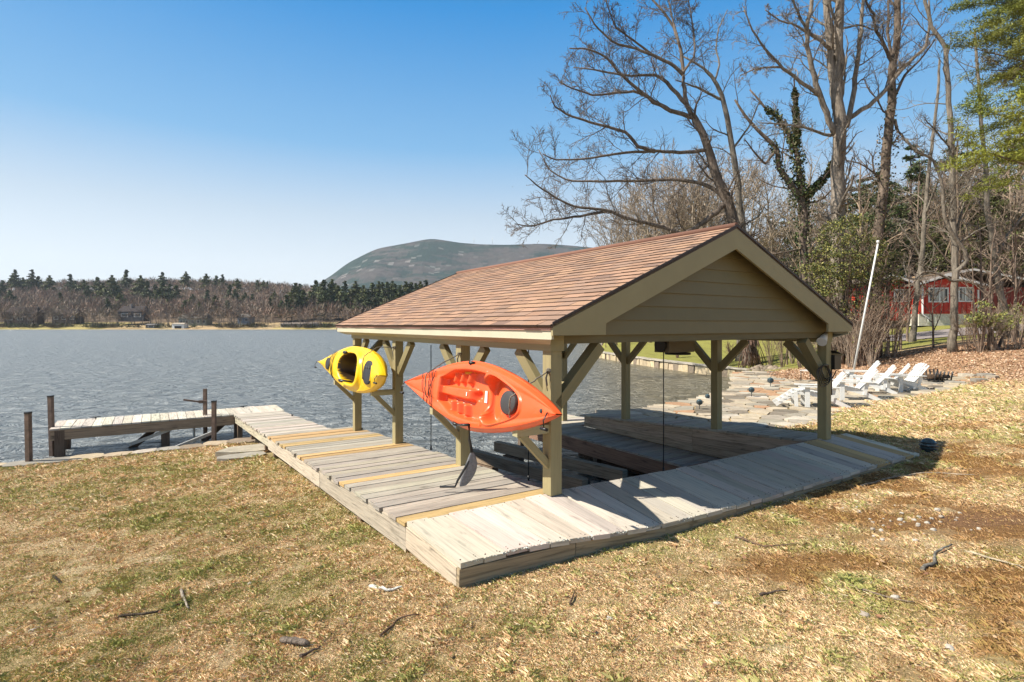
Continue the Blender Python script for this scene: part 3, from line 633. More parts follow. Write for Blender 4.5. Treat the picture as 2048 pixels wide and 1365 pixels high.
# ------------------------------------------------------------------ kayaks
M['plastic'] = attr_mat('moulded_plastic', rough=.36, var=.08, nscale=2.5, bump=.04, bdist=.002, spec=.5)
def kayak_shell(mb_deck, mb_hull, tr, Lh, bfun, dfun, H, col, colfun=None, ns=300, nt_=84, rock=.07):
    s = np.linspace(-1, 1, ns); s = np.sign(s)*(1-(1-np.abs(s))**1.15); t = np.linspace(-1, 1, nt_)
    t = np.sign(t)*(1-(1-np.abs(t))**1.2)
    S, T = np.meshgrid(s, t, indexing='ij'); b = bfun(S); ro = rock*np.abs(S)**3
    z = dfun(S, T, b)+ro; V = tr(np.stack([S*Lh, T*b, z], -1))
    c = np.tile(np.asarray(col, float), (ns, nt_, 1)) if colfun is None else colfun(S, T, b)
    mb_deck.grid(V, c, True, flip=True)
    ph = np.linspace(0, PI, 26); S2, PH = np.meshgrid(s, ph, indexing='ij'); b2 = bfun(S2); edge = dfun(S2, np.cos(PH)*0+1.0, b2)+rock*np.abs(S2)**3
    hh = H*(1-np.abs(S2)**3.2)+.012
    y = b2*np.cos(PH); zz = edge-hh*np.sin(PH)**.75+.018*np.sin(PH)*np.abs(np.sin(PH*4)); mb_hull.grid(tr(np.stack([S2*Lh, y, zz], -1)), col, True)
def frame(C, tilt, ax=UD, roll=0):
    n = -VD*math.cos(tilt)+ZD*math.sin(tilt); y = ZD*math.cos(tilt)+VD*math.sin(tilt); x = np.array(ax)
    x2 = x*math.cos(roll)+y*math.sin(roll); y2 = y*math.cos(roll)-x*math.sin(roll)
    A = np.stack([x2, y2, n]); return (lambda V: np.asarray(V)@A+C), A
def bump1(x, a, b, w_): return sst(a-w_, a+w_, x)*(1-sst(b-w_, b+w_, x))
ORC = (.84, .12, .04)
def o_b(S): return .445*(1-np.abs(S)**1.72)+.006
def o_d(S, T, b):
    T2 = np.abs(T); y = T*b
    z = .035*(1-T2**2)-.045*sst(.86, 1.0, T2)+.02*sst(.55, .8, T2)*(1-sst(.86, 1.0, T2))
    # foot and seat well
    hw = .70-.22*sst(.2, .45, S); m = bump1(S, -.20, .43, .012)*(1-sst(hw-.045, hw+.03, T2)); deep = .15+.06*np.exp(-((S+.08)/.13)**2)
    z = z-deep*m
    rid = 0
    for c in (.12, .215, .31): rid = rid+sst(c-.045, c-.008, S+.05*T2)*(1-sst(c-.004, c+.014, S+.05*T2))
    z = z+m*bump1(T2, .30, .66, .05)*rid*.085
    z = z+m*(1-sst(.13, .20, T2))*bump1(S, .03, .44, .03)*.085
    z = z-.05*np.exp(-(((S-.0)*1.965/.055)**2+(y/.055)**2)**2)
    # rear well: rounded trapezoid
    hw2 = (.80-.42*sst(-.25, -.66, -(-S)) if False else .80-.30*np.clip((-S-.25)/.4, 0, 1)); e2 = np.abs((S+.415)/.215)**3.2+np.abs(T/ hw2)**3.2
    m2 = 1-sst(.80, 1.08, e2); z = z-(.125+.05*sst(-.36, -.24, S))*m2
    z = z+.022*(sst(.95, 1.1, e2)*(1-sst(1.15, 1.5, e2)))
    z = z+.016*np.exp(-((S+.215)/.012)**2)*(T2 < .8)*(1-m2)
    # deck grooves near the bow
    z = z-.012*np.exp(-((T2-.5)/.05)**2)*bump1(S, .5, .85, .03)
    return z
tiltO = math.radians(9); CO = B(1.17, -.44, 1.085); trO, AO = frame(CO, tiltO, roll=-.006)
KO = thing('kayak', 'orange sit-on-top kayak tied on its side to the two nearest rack arms', 'kayak', B(1.17, -.4, .65), 'kayaks racked on the pavilion')
mb1 = MB(); mb2 = MB(); kayak_shell(mb1, mb2, trO, 1.965, o_b, o_d, .27, ORC); mb1.build('deck', M['orange'], KO); mb2.build('hull', M['orange'], KO)
def disc(mb, tr, A, c, rx, ry, h, col, n=28, dome=.25):
    """low round lid in kayak space"""
    rr = np.array([0.001, .5, .88, 1.0, 1.0]); hh = np.array([h*(1+dome), h*(1+dome*.8), h, h*.85, 0]); an = np.linspace(0, 2*PI, n, endpoint=False)
    V = np.stack([np.outer(rr, np.cos(an))*rx+c[0], np.outer(rr, np.sin(an))*ry+c[1], np.outer(hh, np.ones(n))+c[2]], -1); mb.grid(tr(V), col, True, True)
hx = -.435*1.965; hz_ = float(o_d(np.array(-.435), np.array(0.), np.array(.33)))+.07*.435**3
hc = MB(); disc(hc, trO, AO, (hx, 0, hz_), .165, .14, .05, (.05, .05, .052)); h_ = hc.build('hatch_cover', M['attr'], KO)
mb = MB()
for a in (0.4, 0.4+PI/2):
    d = np.array([math.cos(a), math.sin(a), 0])*.085; p = np.array([hx, 0, hz_+.052]); mb.beam(trO(p-d), trO(p+d), .016, .012, (.075, .075, .075), up=AO[2])
g_ = mb.build('grip_ribs', M['attr'], h_)
def oz(s, t): return float(o_d(np.array(s), np.array(t), o_b(np.array(s))))+.07*abs(s)**3
def opt(s, t, h=0.0): return trO(np.array([s*1.965, t*float(o_b(np.array(s))), oz(s, t)+h]))
for s, t, l in ((.02, .93, 'upper'), (.14, -.95, 'lower')):
    mb = MB(); a = opt(s-.035, t, .01); b = opt(s+.035, t, .01); mb.tubes(np.array([a, (a+b)/2+AO[2]*.035, b]), np.array([.018, .024, .018]), 8); mb.build('side_handle', M['black'], KO)
for s in (.985, -.93):
    mb = MB(); a = opt(s, 0, .01); k = a-AO[1]*.17+AO[2]*.02; mb.tubes(np.array([a, (a+k)/2+AO[2]*.03, k]), np.full(3, .008), 5)
    mb.cyl(k-AO[0]*.05, k+AO[0]*.05, .018, sides=8); mb.build('carry_toggle', M['black'], KO)
mb = MB(); a = [opt(-.055, t, .004) for t in (-.22, 0, .22)]; p0, p1 = trO(np.array([-.05*1.965-.06, -.10, oz(-.07, 0)+.02])), trO(np.array([-.05*1.965-.01, .10, oz(-.07, 0)+.02]))
S4 = [(-.10, -.16), (-.065, -.16), (-.06, .18), (-.085, .18)]; q = [opt(a_, b_, .014) for a_, b_ in S4]; mb.add(q, [[0, 1, 2, 3]], (.8, .8, .8)); mb.build('sticker', M['attr'], KO)
mb = MB(); q = [opt(a_, b_, .012) for a_, b_ in ((.05, .60), (.16, .60), (.17, .67), (.06, .67))]; mb.add(q, [[0, 1, 2, 3]], (.75, .38, .03)); mb.build('sticker', M['attr'], KO)
mb = MB(); q = [opt(a_, b_, .012) for a_, b_ in ((.068, -.05), (.078, -.05), (.08, .06), (.07, .06))]; mb.add(q, [[0, 1, 2, 3]], (.8, .8, .8)); mb.build('sticker', M['attr'], KO)
mb = MB()
for s0, t0, s1, t1 in ((.50, .95, .60, -.9), (.62, .9, .52, -.95), (.56, .9, .50, -.9), (.72, .9, .64, -.9)):
    pts = [opt(s0+(s1-s0)*k, t0+(t1-t0)*k, .012+.01*math.sin(PI*k)) for k in np.linspace(0, 1, 10)]; mb.tubes(np.array(pts), np.full(10, .0055), 5)
mb.build('bungee_cord', M['black'], KO)
mb = MB(); disc(mb, trO, AO, (-.86*1.965, 0, oz(-.86, 0)), .022, .022, .01, (.05, .05, .05), 14); mb.build('drain_plug', M['attr'], KO)
# yellow one
YLC = (.86, .52, .004)
def y_b(S): return .452*np.where(S < 0, 1-np.abs(S)**2.9, 1-np.abs(S)**1.8)+.008
def y_e(S, T): return np.abs((S+.065)/.31)**2.6+np.abs(T/(.70-.10*S))**2.6
def y_d(S, T, b):
    T2 = np.abs(T); z = .10*(1-T2**2.2)-.03*sst(.9, 1, T2); e = y_e(S, T)
    z = z+.045*sst(1.75, 1.2, 0*e)*0+.045*(1-sst(1.25, 1.7, e))*sst(.85, .98, e); z = z-.36*(1-sst(.72, .95, e))
    z = z-.022*np.exp(-((e-2.0)/.22)**2)+.012*np.exp(-((T2-.72)/.06)**2)*bump1(S, .3, .85, .05)
    e2 = ((S+.64)/.115)**2+(T/.62)**2; z = z+.012*np.exp(-((e2-1.15)/.2)**2)-.05*(1-sst(.8, 1.0, e2))
    e3 = ((S-.66)/.085)**2+(T/.58)**2; z = z-.03*(1-sst(.8, 1.0, e3))
    for tt in (.18, -.16): z = z-.02*np.exp(-((((S-.33)*2.15)/.06)**2+((T-tt)*b/.045)**2)**2)
    return z
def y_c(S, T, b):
    e = y_e(S, T)[..., None]; c = np.tile(np.array(YLC), S.shape+(1,)); return np.where(e < .90, np.array([.05, .030, .015]), c)  # cockpit faces dark brown: shade inside the yellow hull put into the colour
tiltY = math.radians(8); CY = B(6.25, -.46, 1.10); trY, AY = frame(CY, tiltY, roll=.0)
KY = thing('kayak', 'yellow sit-inside kayak tied on its side to the two farthest rack arms', 'kayak', B(6.25, -.4, .65), 'kayaks racked on the pavilion')
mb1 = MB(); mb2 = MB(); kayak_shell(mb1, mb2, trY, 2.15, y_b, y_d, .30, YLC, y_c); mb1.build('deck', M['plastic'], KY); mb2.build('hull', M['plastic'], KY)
def yz(s, t): return float(y_d(np.array(s), np.array(t), y_b(np.array(s))))+.07*abs(s)**3
def ypt(s, t, h=0.0): return trY(np.array([s*2.15, t*float(y_b(np.array(s))), yz(s, t)+h]))
mb = MB(); disc(mb, trY, AY, (-.64*2.15, 0, yz(-.64, 0)), .125*2.15, .62*.36, .05, (.035, .037, .042), 32); hr = mb.build('hatch_cover', M['attr'], KY)
mb = MB(); disc(mb, trY, AY, (.66*2.15, 0, yz(.66, 0)), .078*2.15, .56*.24, .035, (.035, .037, .042), 32); mb.build('hatch_cover', M['attr'], KY)
mb = MB()
for k in (-.10, 0, .10): mb.beam(trY(np.array([-.64*2.15+k-.03, .08, yz(-.64, 0)+.062])), trY(np.array([-.64*2.15+k+.03, .12, yz(-.64, 0)+.06])), .03, .02, (.08, .08, .085), up=AY[2])
mb.build('hatch_strap', M['attr'], hr)
mb = MB(); yy = np.linspace(-.17, .17, 12); zz2 = np.linspace(-.26, .02, 6); YY, ZZ = np.meshgrid(yy, zz2, indexing='ij')
V = np.stack([-.30*2.15+.07*(1-(YY/.17)**2)+.10*(ZZ+.26), YY*(1-.3*sst(-.1, .02, ZZ)), ZZ+.02], -1)
mb.grid(trY(V), (.30, .21, .13), True); mb.grid(trY(V+np.array([-.02, 0, 0])), (.30, .21, .13), True, flip=True); mb.build('seat_back', M['attr'], KY)
mb = MB(); mb.box(trY(np.array([-.16*2.15, 0, -.26])), AY, (.22, .17, .03), (.2, .13, .08)); mb.build('seat', M['attr'], KY)
for t in (.66, -.66):
    mb = MB(); a = [ypt(s, t+.02, .012) for s in (.03, .07, .12, .165)]; mb.tubes(np.array(a), np.array([.02, .035, .035, .02]), 8); mb.build('thigh_pad', M['black'], KY)
for s in (.99, -.97):
    mb = MB(); a = ypt(s, 0, .01); k = a-AY[1]*.14+AY[2]*.02; mb.tubes(np.array([a, (a+k)/2+AY[2]*.03, k]), np.full(3, .008), 5); mb.cyl(k-AY[0]*.07, k+AY[0]*.07, .016, sides=8); mb.build('carry_toggle', M['black'], KY)
mb = MB()
for s0, t0, s1, t1 in ((.50, .9, .46, -.9), (.55, .9, .49, -.85), (.60, .85, .50, -.9), (.45, .85, .52, -.9)):
    mb.tubes(np.array([ypt(s0+(s1-s0)*k, t0+(t1-t0)*k, .014) for k in np.linspace(0, 1, 10)]), np.full(10, .0055), 5)
mb.build('bungee_cord', M['black'], KY)
# ropes
def rope(pts, label, r=.009):
    pts = np.array(pts, float); k = len(pts); tt = np.linspace(0, k-1, k*6); P3 = np.stack([np.interp(tt, np.arange(k), pts[:, i]) for i in range(3)], 1)
    P3 = P3+RNG.normal(0, .004, P3.shape); mb = MB(); mb.tubes(P3, np.full(len(P3), r), 6)
    for e in (pts[0], pts[-1]):
        for q in range(3):
            an = np.linspace(0, 2*PI, 10); a = Vector((random.gauss(0, 1), random.gauss(0, 1), random.gauss(0, 1))).normalized(); b = np.array(a.orthogonal().normalized()); c = np.cross(np.array(a), b)
            mb.tubes(np.array([e+(b*math.cos(x)+c*math.sin(x))*.030 for x in an]), np.full(10, r*.8), 5)
    for q in range(2):
        e = pts[0]; mb.tubes(np.array([e, e+VD*-.03-ZD*.08+UD*.02*q, e+VD*-.03-ZD*(.17+.06*q)-UD*.02]), np.full(3, r*.7), 5)
    single(mb, 'tie_rope', M['rope'], label, 'rope', pts[-1], 'ropes tying the kayaks')
rope([B(.02, -.02, 1.46), B(.06, -.30, 1.30), B(.08, -.515, 1.18), B(.10, -.52, .98), B(.08, -.43, .85)], 'rope over the right end of the orange kayak, knotted to the nearest post')
rope([B(2.26, -.02, 1.56), B(2.30, -.30, 1.42), B(2.33, -.53, 1.28), B(2.36, -.54, 1.0), B(2.35, -.43, .80)], 'rope over the left end of the orange kayak, looped to the second post')
rope([B(4.95, -.02, 1.56), B(5.0, -.33, 1.58), B(5.02, -.60, 1.40), B(5.03, -.62, 1.0), B(5.0, -.44, .77)], 'rope over the right end of the yellow kayak, tied to the third post')
rope([B(7.5, -.02, 1.5), B(7.52, -.35, 1.40), B(7.56, -.56, 1.25), B(7.57, -.57, .95), B(7.57, -.43, .76)], 'rope over the left end of the yellow kayak, tied to the farthest post')
# kayak seat hanging by its strap
sb = P(928, 972, 6.83); t = thing('kayak_seat_pad', 'grey padded kayak seat dangling by a black strap from the orange kayak to the dock', 'seat pad', sb)
n = 18; ss = np.linspace(0, 1, n); an = np.linspace(0, 2*PI, 16, endpoint=False)
cen = P(926, 972, 6.83)[None]*(1-ss[:, None])+P(944, 903, 6.75)[None]*ss[:, None]+np.array([.035, 0, 0])*np.sin(ss*PI)[:, None]
wd = .10*np.sin(np.clip(ss*.93+.07, 0, 1)*PI)**.6*(1-.35*ss)+.004; side = np.array([.93, .3, .1]); nr = np.array([-.3, .93, .1])
V = cen[:, None]+wd[:, None, None]*(side*np.cos(an)[:, None]+nr*.35*np.sin(an)[:, None]); mb = MB(); mb.grid(V, (.30, .31, .34), True, True); mb.build('pad', plain('grey_cloth', (.19, .195, .215), .9, nscale=30, var=.25, bump=.5), t)
mb = MB(); pts = np.array([opt(.14, -.98, .02), P(938, 850, 6.7), P(939, 880, 6.75), P(944, 905, 6.75)]); mb.tubes(pts, np.full(4, .019), 5)
pts = np.array([P(944, 905, 6.78), P(934, 930, 6.74), P(915, 962, 6.72), P(910, 974, 6.72), P(880, 974, 6.75)]); mb.tubes(pts, np.full(5, .015), 5); mb.build('strap', M['black'], t)
# ------------------------------------------------------------------ stone edging, patio, cove wall
def slab(mb, c, rx, ry, th, col, ang=0, n=9, seed=0):
    r = random.Random(seed); an = [2*PI*(i+r.uniform(-.3, .3))/n for i in range(n)]
    pol = []
    for a in an:
        k = r.uniform(.82, 1.1); x = math.copysign(abs(math.cos(a))**.7, math.cos(a))*rx*k; y = math.copysign(abs(math.sin(a))**.7, math.sin(a))*ry*k
        pol.append([c[0]+x*math.cos(ang)-y*math.sin(ang), c[1]+x*math.sin(ang)+y*math.cos(ang), c[2]+r.uniform(-.008, .008)])
    mb.prism(pol, (0, 0, -th), col)
STC = [(.36, .30, .23), (.28, .255, .22), (.40, .32, .22), (.28, .22, .16), (.32, .29, .25), (.42, .37, .30)]
def along(poly, step):
    out = []; poly = [np.array(p, float) for p in poly]
    for a, b in zip(poly[:-1], poly[1:]):
        l = np.linalg.norm(b-a); k = max(1, int(round(l/step)))
        for i in range(k): out.append((a+(b-a)*(i+.5)/k, math.atan2(b[1]-a[1], b[0]-a[0]), l/k))
    return out
T_ = thing('stone_edging', 'irregular flat flagstones edging the lawn along the lake shore at left', 'stone edging', (-10, 14.5, -1.5)); sd = 0
mb = MB(); mb2 = MB()
for (c, a, l) in along([(-40, 3.4), (-30, 6.3), (-20, 9.7)]+SHORE+[(-6.6, 15.75), tuple(B(9.4, -1.6)[:2])], .62):
    sd += 1; z = float(land(c[0], c[1]))+.06
    slab(mb, (c[0]+math.sin(a)*.0, c[1], z), l*.58, random.uniform(.24, .38), .08, shade(random.choice(STC), .85, 1.15), a, seed=sd)
    slab(mb2, (c[0], c[1]+.02, z-.09), l*.62, .20, .45, [x*.75 for x in random.choice(STC)], a, seed=sd+500)
mb.build('top_slabs', M['stone'], T_); mb2.build('lower_stones', M['stone'], T_)
mb = MB(); b = B(8.5, -2.2); b[2] = gz(b[0], b[1])+.07; slab(mb, b, .52, .30, .09, (.30, .275, .23), .5, seed=3)
single(mb, 'stone_slab', M['stone'], 'grey flat stone lying in the grass beside the long dock at the shore', 'stone slab', b-ZD*.09)
mb = MB(); b = B(9.35, -1.8); b[2] = gz(b[0], b[1])+.12; slab(mb, b, .85, .42, .10, (.36, .32, .25), .4, seed=9)
single(mb, 'stone_slab', M['stone'], 'large pale flat stone tucked under the long dock at the water edge', 'stone slab', b-ZD*.10)
# patio of flagstones
PAT = [B(6.6, 7.02)[:2], (2.95, 16.35), (4.5, 17.1), (6.2, 18.45), (8.1, 20.75), (9.5, 22.75), (11.1, 26.7), (12.6, 30.4), (13.9, 30.0), (12.4, 26.8), (12.8, 24.8), (15.4, 24.2), (18.4, 23.6), (18.6, 22.4), (15.6, 19.6), (13.4, 18.2), (11.2, 17.4), (9.2, 15.6), (7.4, 13.8), (5.9, 12.9), (4.7, 12.7), B(3.6, 7.05)[:2]]
PAT = np.array([np.array(p, float)[:2] for p in PAT])
def inpoly(X, Y, LK):
    ins = np.zeros(np.shape(X), bool)
    for i in range(len(LK)):
        a = LK[i]; b = LK[(i+1) % len(LK)]
        ins ^= ((a[1] > Y) != (b[1] > Y)) & (X < (b[0]-a[0])*(Y-a[1])/((b[1]-a[1]) if b[1] != a[1] else 1e-9)+a[0])
    return ins
def clip_half(poly, m, d):
    out = []
    for i in range(len(poly)):
        a = poly[i]; b = poly[(i+1) % len(poly)]; fa = (a-m)@d; fb = (b-m)@d
        if fa <= 0: out.append(a)
        if (fa < 0) != (fb < 0) and fa != fb: out.append(a+(b-a)*fa/(fa-fb))
    return out
pts = []
for _ in range(30000):
    p = np.array([random.uniform(1.5, 19), random.uniform(12, 31)])
    if not inpoly(p[0], p[1], PAT): continue
    if all((p[0]-q[0])**2+(p[1]-q[1])**2 > (.50 if hash(round(q[0]*7)) % 3 else .34)**2 for q in pts): pts.append(p)
mb = MB(); PTS = np.array(pts)
for i, p in enumerate(pts):
    cell = [p+np.array([x, y]) for x, y in ((-.42, -.42), (.42, -.42), (.42, .42), (-.42, .42))]; cell = clip_half(cell, B(0, 7.03)[:2], -VD[:2]); dd = ((PTS-p)**2).sum(1)
    for j in np.argsort(dd)[1:14]:
        d = PTS[j]-p; l = np.linalg.norm(d); d = d/l; cell = clip_half(cell, p+d*(l/2-.03), d)
        if len(cell) < 3: break
    if len(cell) < 3: continue
    z = float(land(p[0], p[1]))+.045+random.uniform(-.006, .006); r = random.random()
    c = (.44, .37, .275) if r < .4 else ((.34, .30, .24) if r < .62 else ((.40, .24, .14) if r < .73 else ((.20, .17, .13) if r < .88 else (.50, .45, .37))))
    mb.prism([[q[0], q[1], z] for q in cell], (0, 0, -.09), shade(c, .88, 1.1))
struct(mb, 'stone_patio', M['stone'])
mb = MB(); cc = [(c, a, l) for c, a, l in along([tuple(x) for x in [PAT[0]]+list(PAT[1:8])], .5)]
for k, (c, a, l) in enumerate(cc):
    for q in range(3): slab(mb, (c[0]-.02, c[1]+.1, float(land(c[0], c[1]))+.0-.36*q), l*.6, .22, .34, shade(random.choice(STC), .55, .85), a, seed=k*3+q)
struct(mb, 'patio_bank', M['stone'])
mb = MB(); b = GP(1497, 858); slab(mb, b+ZD*.10, .55, .35, .16, (.27, .28, .27), .3, seed=5); single(mb, 'stone_slab', M['stone'], 'dark flat boulder slab between the raised boardwalk and the patio', 'stone slab', b)
mb = MB(); b = GP(1455, 853); slab(mb, b+ZD*.06, .45, .25, .12, (.25, .26, .25), .1, seed=6); single(mb, 'stone_slab', M['stone'], 'small dark slab beside the raised boardwalk, left of the larger one', 'stone slab', b)
# cove wall of tan blocks
T_ = thing('stone_wall', 'low tan block retaining wall along the far bank of the cove', 'stone wall', (12.4, 48.5, -1.7))
mb = MB(); mbc = MB()
for k, (c, a, l) in enumerate(along(WALL, .72)):
    d = np.array([math.cos(a), math.sin(a), 0]); nrm = np.array([-d[1], d[0], 0])
    zt = -1.02
    mb.box((c[0]+random.uniform(-.05, .05), c[1], (zt-2.2)/2-.03), [d, nrm, ZD], (l*.485, .26+random.uniform(-.05, .05), (zt+2.2)/2-.05), shade(random.choice(((.58, .47, .30), (.52, .42, .27), (.46, .37, .25), (.24, .19, .14))), .8, 1.1), jit=.05)
    mbc.box((c[0], c[1], zt-.02), [d, nrm, ZD], (l*.5, .36, .05), shade((.40, .36, .30), .8, 1.1), jit=.02)
mb.build('blocks', M['stone'], T_); mbc.build('cap_stones', M['stone'], T_)
mb = MB(); rp = np.array([15.6, 34.9])
for k in range(60): 
    c = np.array([15.0, 33.6])+np.array([random.uniform(-1.0, 1.4), random.uniform(-2.2, 2.2)]); mb.blob((c[0], c[1], max(-1.8, min(-.75, gz(c[0], c[1])))), (random.uniform(.12, .3),)*3, shade((.3, .24, .18), .5, 1), 5, seed=k)
struct(mb, 'rocky_bank', M['stone'], 'stuff')
# ------------------------------------------------------------------ left shore: poles, step rails
def pole(px, yt, pxb, yb, Y, r, label, cap=True, name='steel_pole'):
    a = P(px, yt, Y); b = P(pxb, yb, Y); b = b-ZD*.3; t = thing(name, label, 'post', b, 'rusty posts by the dock')
    d = (a-b)/np.linalg.norm(a-b); mb = MB(); mb.beam(b, a, r*2, r*2, (.2, .13, .09), up=(0, 1, 0)); mb.build('shaft', M['steel'], t)
    if cap: mb = MB(); mb.beam(a-d*.02, a+d*.02, r*2.2, r*2.2, (.02, .02, .02), up=(0, 1, 0)); mb.build('cap', M['black'], t)
pole(56, 826, 59, 955, 13.6, .052, 'leftmost rusty square post standing in the water at the shore stones')
pole(101, 793, 105, 905, 15.5, .052, 'rusty square post at the left end of the pier arm')
pole(428, 803, 428, 912, 16.1, .05, 'rusty square post at the top of the nearer step rail')
pole(410, 778, 411, 880, 17.6, .045, 'tall grey square post carrying a swivel arm beside the step rails', False)
t = thing('swivel_arm', 'short dark metal swivel arm clamped to the tall post by the step rails', 'bracket', P(411, 803, 17.5)); mb = MB()
a = P(413, 804, 17.45); b = P(398, 804, 17.4); c = P(367, 800, 17.3); mb.beam(a, b, .09, .09, (.1, .08, .06)); mb.beam(b, c, .05, .05, (.1, .08, .06)); mb.build('arm', M['steel'], t)
def rail(p, q, posts, label):
    t = thing('step_rail', label, 'handrail', q, 'metal rails of the water steps'); mb = MB(); mb.beam(p, q, .06, .09, (.3, .3, .28)); mb.build('rail', M['galv'], t)
    for a, b in posts: mb = MB(); mb.beam(a, b, .05, .05, (.3, .3, .28), up=(0, 1, 0)); mb.build('rail_post', M['galv'], t)
rail(P(258, 890, 16.2), P(408, 834, 17.4), [(P(388, 842, 17.2), P(388, 885, 17.2))], 'farther sloping grey metal rail going down into the water in front of the pier arm')
rail(P(276, 926, 14.75), P(424, 866, 16.2), [(P(400, 878, 15.9), P(400, 916, 15.9))], 'nearer sloping grey metal rail beside the shore stones')
# ------------------------------------------------------------------ adirondack chairs
def chair(label, loc=None, rz=0):
    t = thing('adirondack_chair', label, 'chair', (0, 0, 0), 'white slatted chairs around the patio')
    W_ = (.8, .8, .78); wd = .34
    for s in (-1, 1):
        mb = MB(); mb.beam((-.02, s*wd, 0), (-.02, s*wd, .60), .05, .13, W_, up=(1, 0, 0)); mb.build('front_leg', M['white'], t)      # chair faces -x
        mb = MB(); mb.prism([(-.10, s*(wd-.05)-.014, .40), (.45, s*(wd-.05)-.014, .24), (1.02, s*(wd-.05)-.014, .0), (1.12, s*(wd-.05)-.014, .0), (1.12, s*(wd-.05)-.014, .07), (.55, s*(wd-.05)-.014, .36), (-.10, s*(wd-.05)-.014, .50)], (0, .028, 0), W_); mb.build('side_rail', M['white'], t)
        mb = MB(); mb.beam((-.26, s*(wd+.02), .615), (.84, s*(wd+.02), .615), .14, .028, W_); mb.build('armrest', M['white'], t)
        mb = MB(); mb.beam((.62, s*(wd-.02), .20), (.70, s*(wd-.02), .60), .03, .09, W_, up=(1, 0, 0)); mb.build('rear_leg', M['white'], t)
    for k in range(6): mb = MB(); x = -.08+k*.105; mb.beam((x, -wd+.01, .505-.018*k*1.25), (x, wd-.01, .505-.018*k*1.25), .075, .022, W_, up=(.2, 0, 1)); mb.build('seat_slat', M['white'], t)
    for k in range(6):
        y = (k-2.5)*.118; h = 1.12-.02*(k-2.5)**2; mb = MB(); lean = .50
        mb.beam((.50, y*.85, .36), (.50+lean, y*1.02, .36+.70*(h/1.12)), .022, .085, W_, up=(0, 1, 0)); mb.build('back_slat', M['white'], t)
    mb = MB(); mb.beam((.70, -.37, .60), (.70, .37, .60), .05, .06, W_); mb.beam((.90, -.31, .88), (.90, .31, .88), .025, .07, W_); mb.build('back_support', M['white'], t)
    return t
ch0 = chair('x'); first = True
for px, py, rz, lab in ((1612, 815, -.32, 'white slatted chair with a matching footrest in front, half hidden behind the right post'),
    (1680, 802, -.30, 'white slatted chair just right of the right post, nearest the lawn'),
    (1722, 790, -.38, 'white slatted chair second in the row right of the post'),
    (1754, 783, -.50, 'white slatted chair third in the row, its back seen edge-on'),
    (1790, 787, -.02, 'rightmost white slatted chair, its broad back facing the lake, beside the fire pit'),
    (1700, 774, -.35, 'white slatted chair farthest back, showing mostly its arms between the others')):
    g = GP(px, py); g[2] += .045
    if first: o = ch0; o.location = tuple(g); o.rotation_euler = (0, 0, rz); o['label'] = lab; first = False
    else: dup(ch0, g, rz, label=lab)
t = thing('footrest', 'white slatted footrest sloping down in front of the chair by the post', 'footrest', GP(1588, 815)+ZD*.045); o0 = np.array(t.location)
dx = np.array([math.cos(-.32), math.sin(-.32), 0]); dy = np.array([-dx[1], dx[0], 0])
for s in (-1, 1):
    mb = MB(); mb.beam(o0+dy*s*.27-dx*.55+ZD*.05, o0+dy*s*.27+dx*.02+ZD*.46, .03, .11, (.8,)*3); mb.build('side_rail', M['white'], t)
    mb = MB(); mb.beam(o0+dy*s*.30+ZD*0+dx*.02, o0+dy*s*.30+dx*.0+ZD*.46, .03, .1, (.8,)*3, up=dx); mb.build('leg', M['white'], t)
    mb = MB(); mb.beam(o0+dy*s*.27+dx*.0+ZD*.44, o0+dy*s*.27+dx*.4+ZD*.40, .03, .1, (.8,)*3); mb.build('top_rail', M['white'], t)
for k in range(7): mb = MB(); q = o0-dx*(.42-.12*k)+ZD*min(.16+.088*k, .50); mb.beam(q-dy*.3, q+dy*.3, .085, .02, (.8,)*3); mb.build('slat', M['white'], t)
g = GP(1628, 764); t = thing('side_table', 'low dark metal side table with a pale top behind the footrest', 'table', g); mb = MB(); mb.box(g+ZD*.50, UD3, (.42, .42, .02), (.5, .48, .45)); mb.build('tabletop', M['attr'], t)
for sx in (-1, 1):
    for sy in (-1, 1): mb = MB(); q = g+UD*sx*.38+VD*sy*.38; mb.cyl(q, q+ZD*.48, .018, sides=6); mb.build('leg', M['black'], t)
# fire pit
g = GP(1872, 768); t = thing('fire_pit', 'stone ringed fire pit with a black log grate at the end of the patio', 'fire pit', g); mb = MB()
for k in range(9):
    a = 2*PI*k/9; q = g+np.array([.8+math.cos(a)*1.25, math.sin(a)*.9, 0]); q[2] = gz(q[0], q[1])+.1; slab(mb, q, .34, .22, .13, shade(random.choice(STC), .7, 1.1), a+PI/2, seed=k+40)
mb.build('ring_stones', M['stone'], t)
mb = MB()
for k in range(5):
    q = g+np.array([-.28+.16*k, 0, 0]); q[2] = g[2]; mb.tubes(np.array([q+np.array([0, -.4, .52]), q+np.array([0, -.3, .16]), q+np.array([0, .3, .16]), q+np.array([0, .4, .55])]), np.full(4, .03), 6)
mb.build('log_grate', M['black'], t)
mb = MB()
for k in range(4): q = g+np.array([-.35, -.18+.12*k, .28]); mb.tubes(np.array([q, q+np.array([.75, .03, .02])]), np.array([.075, .07]), 8, (.10, .07, .05))
mb.build('firewood', M['bark'], t)
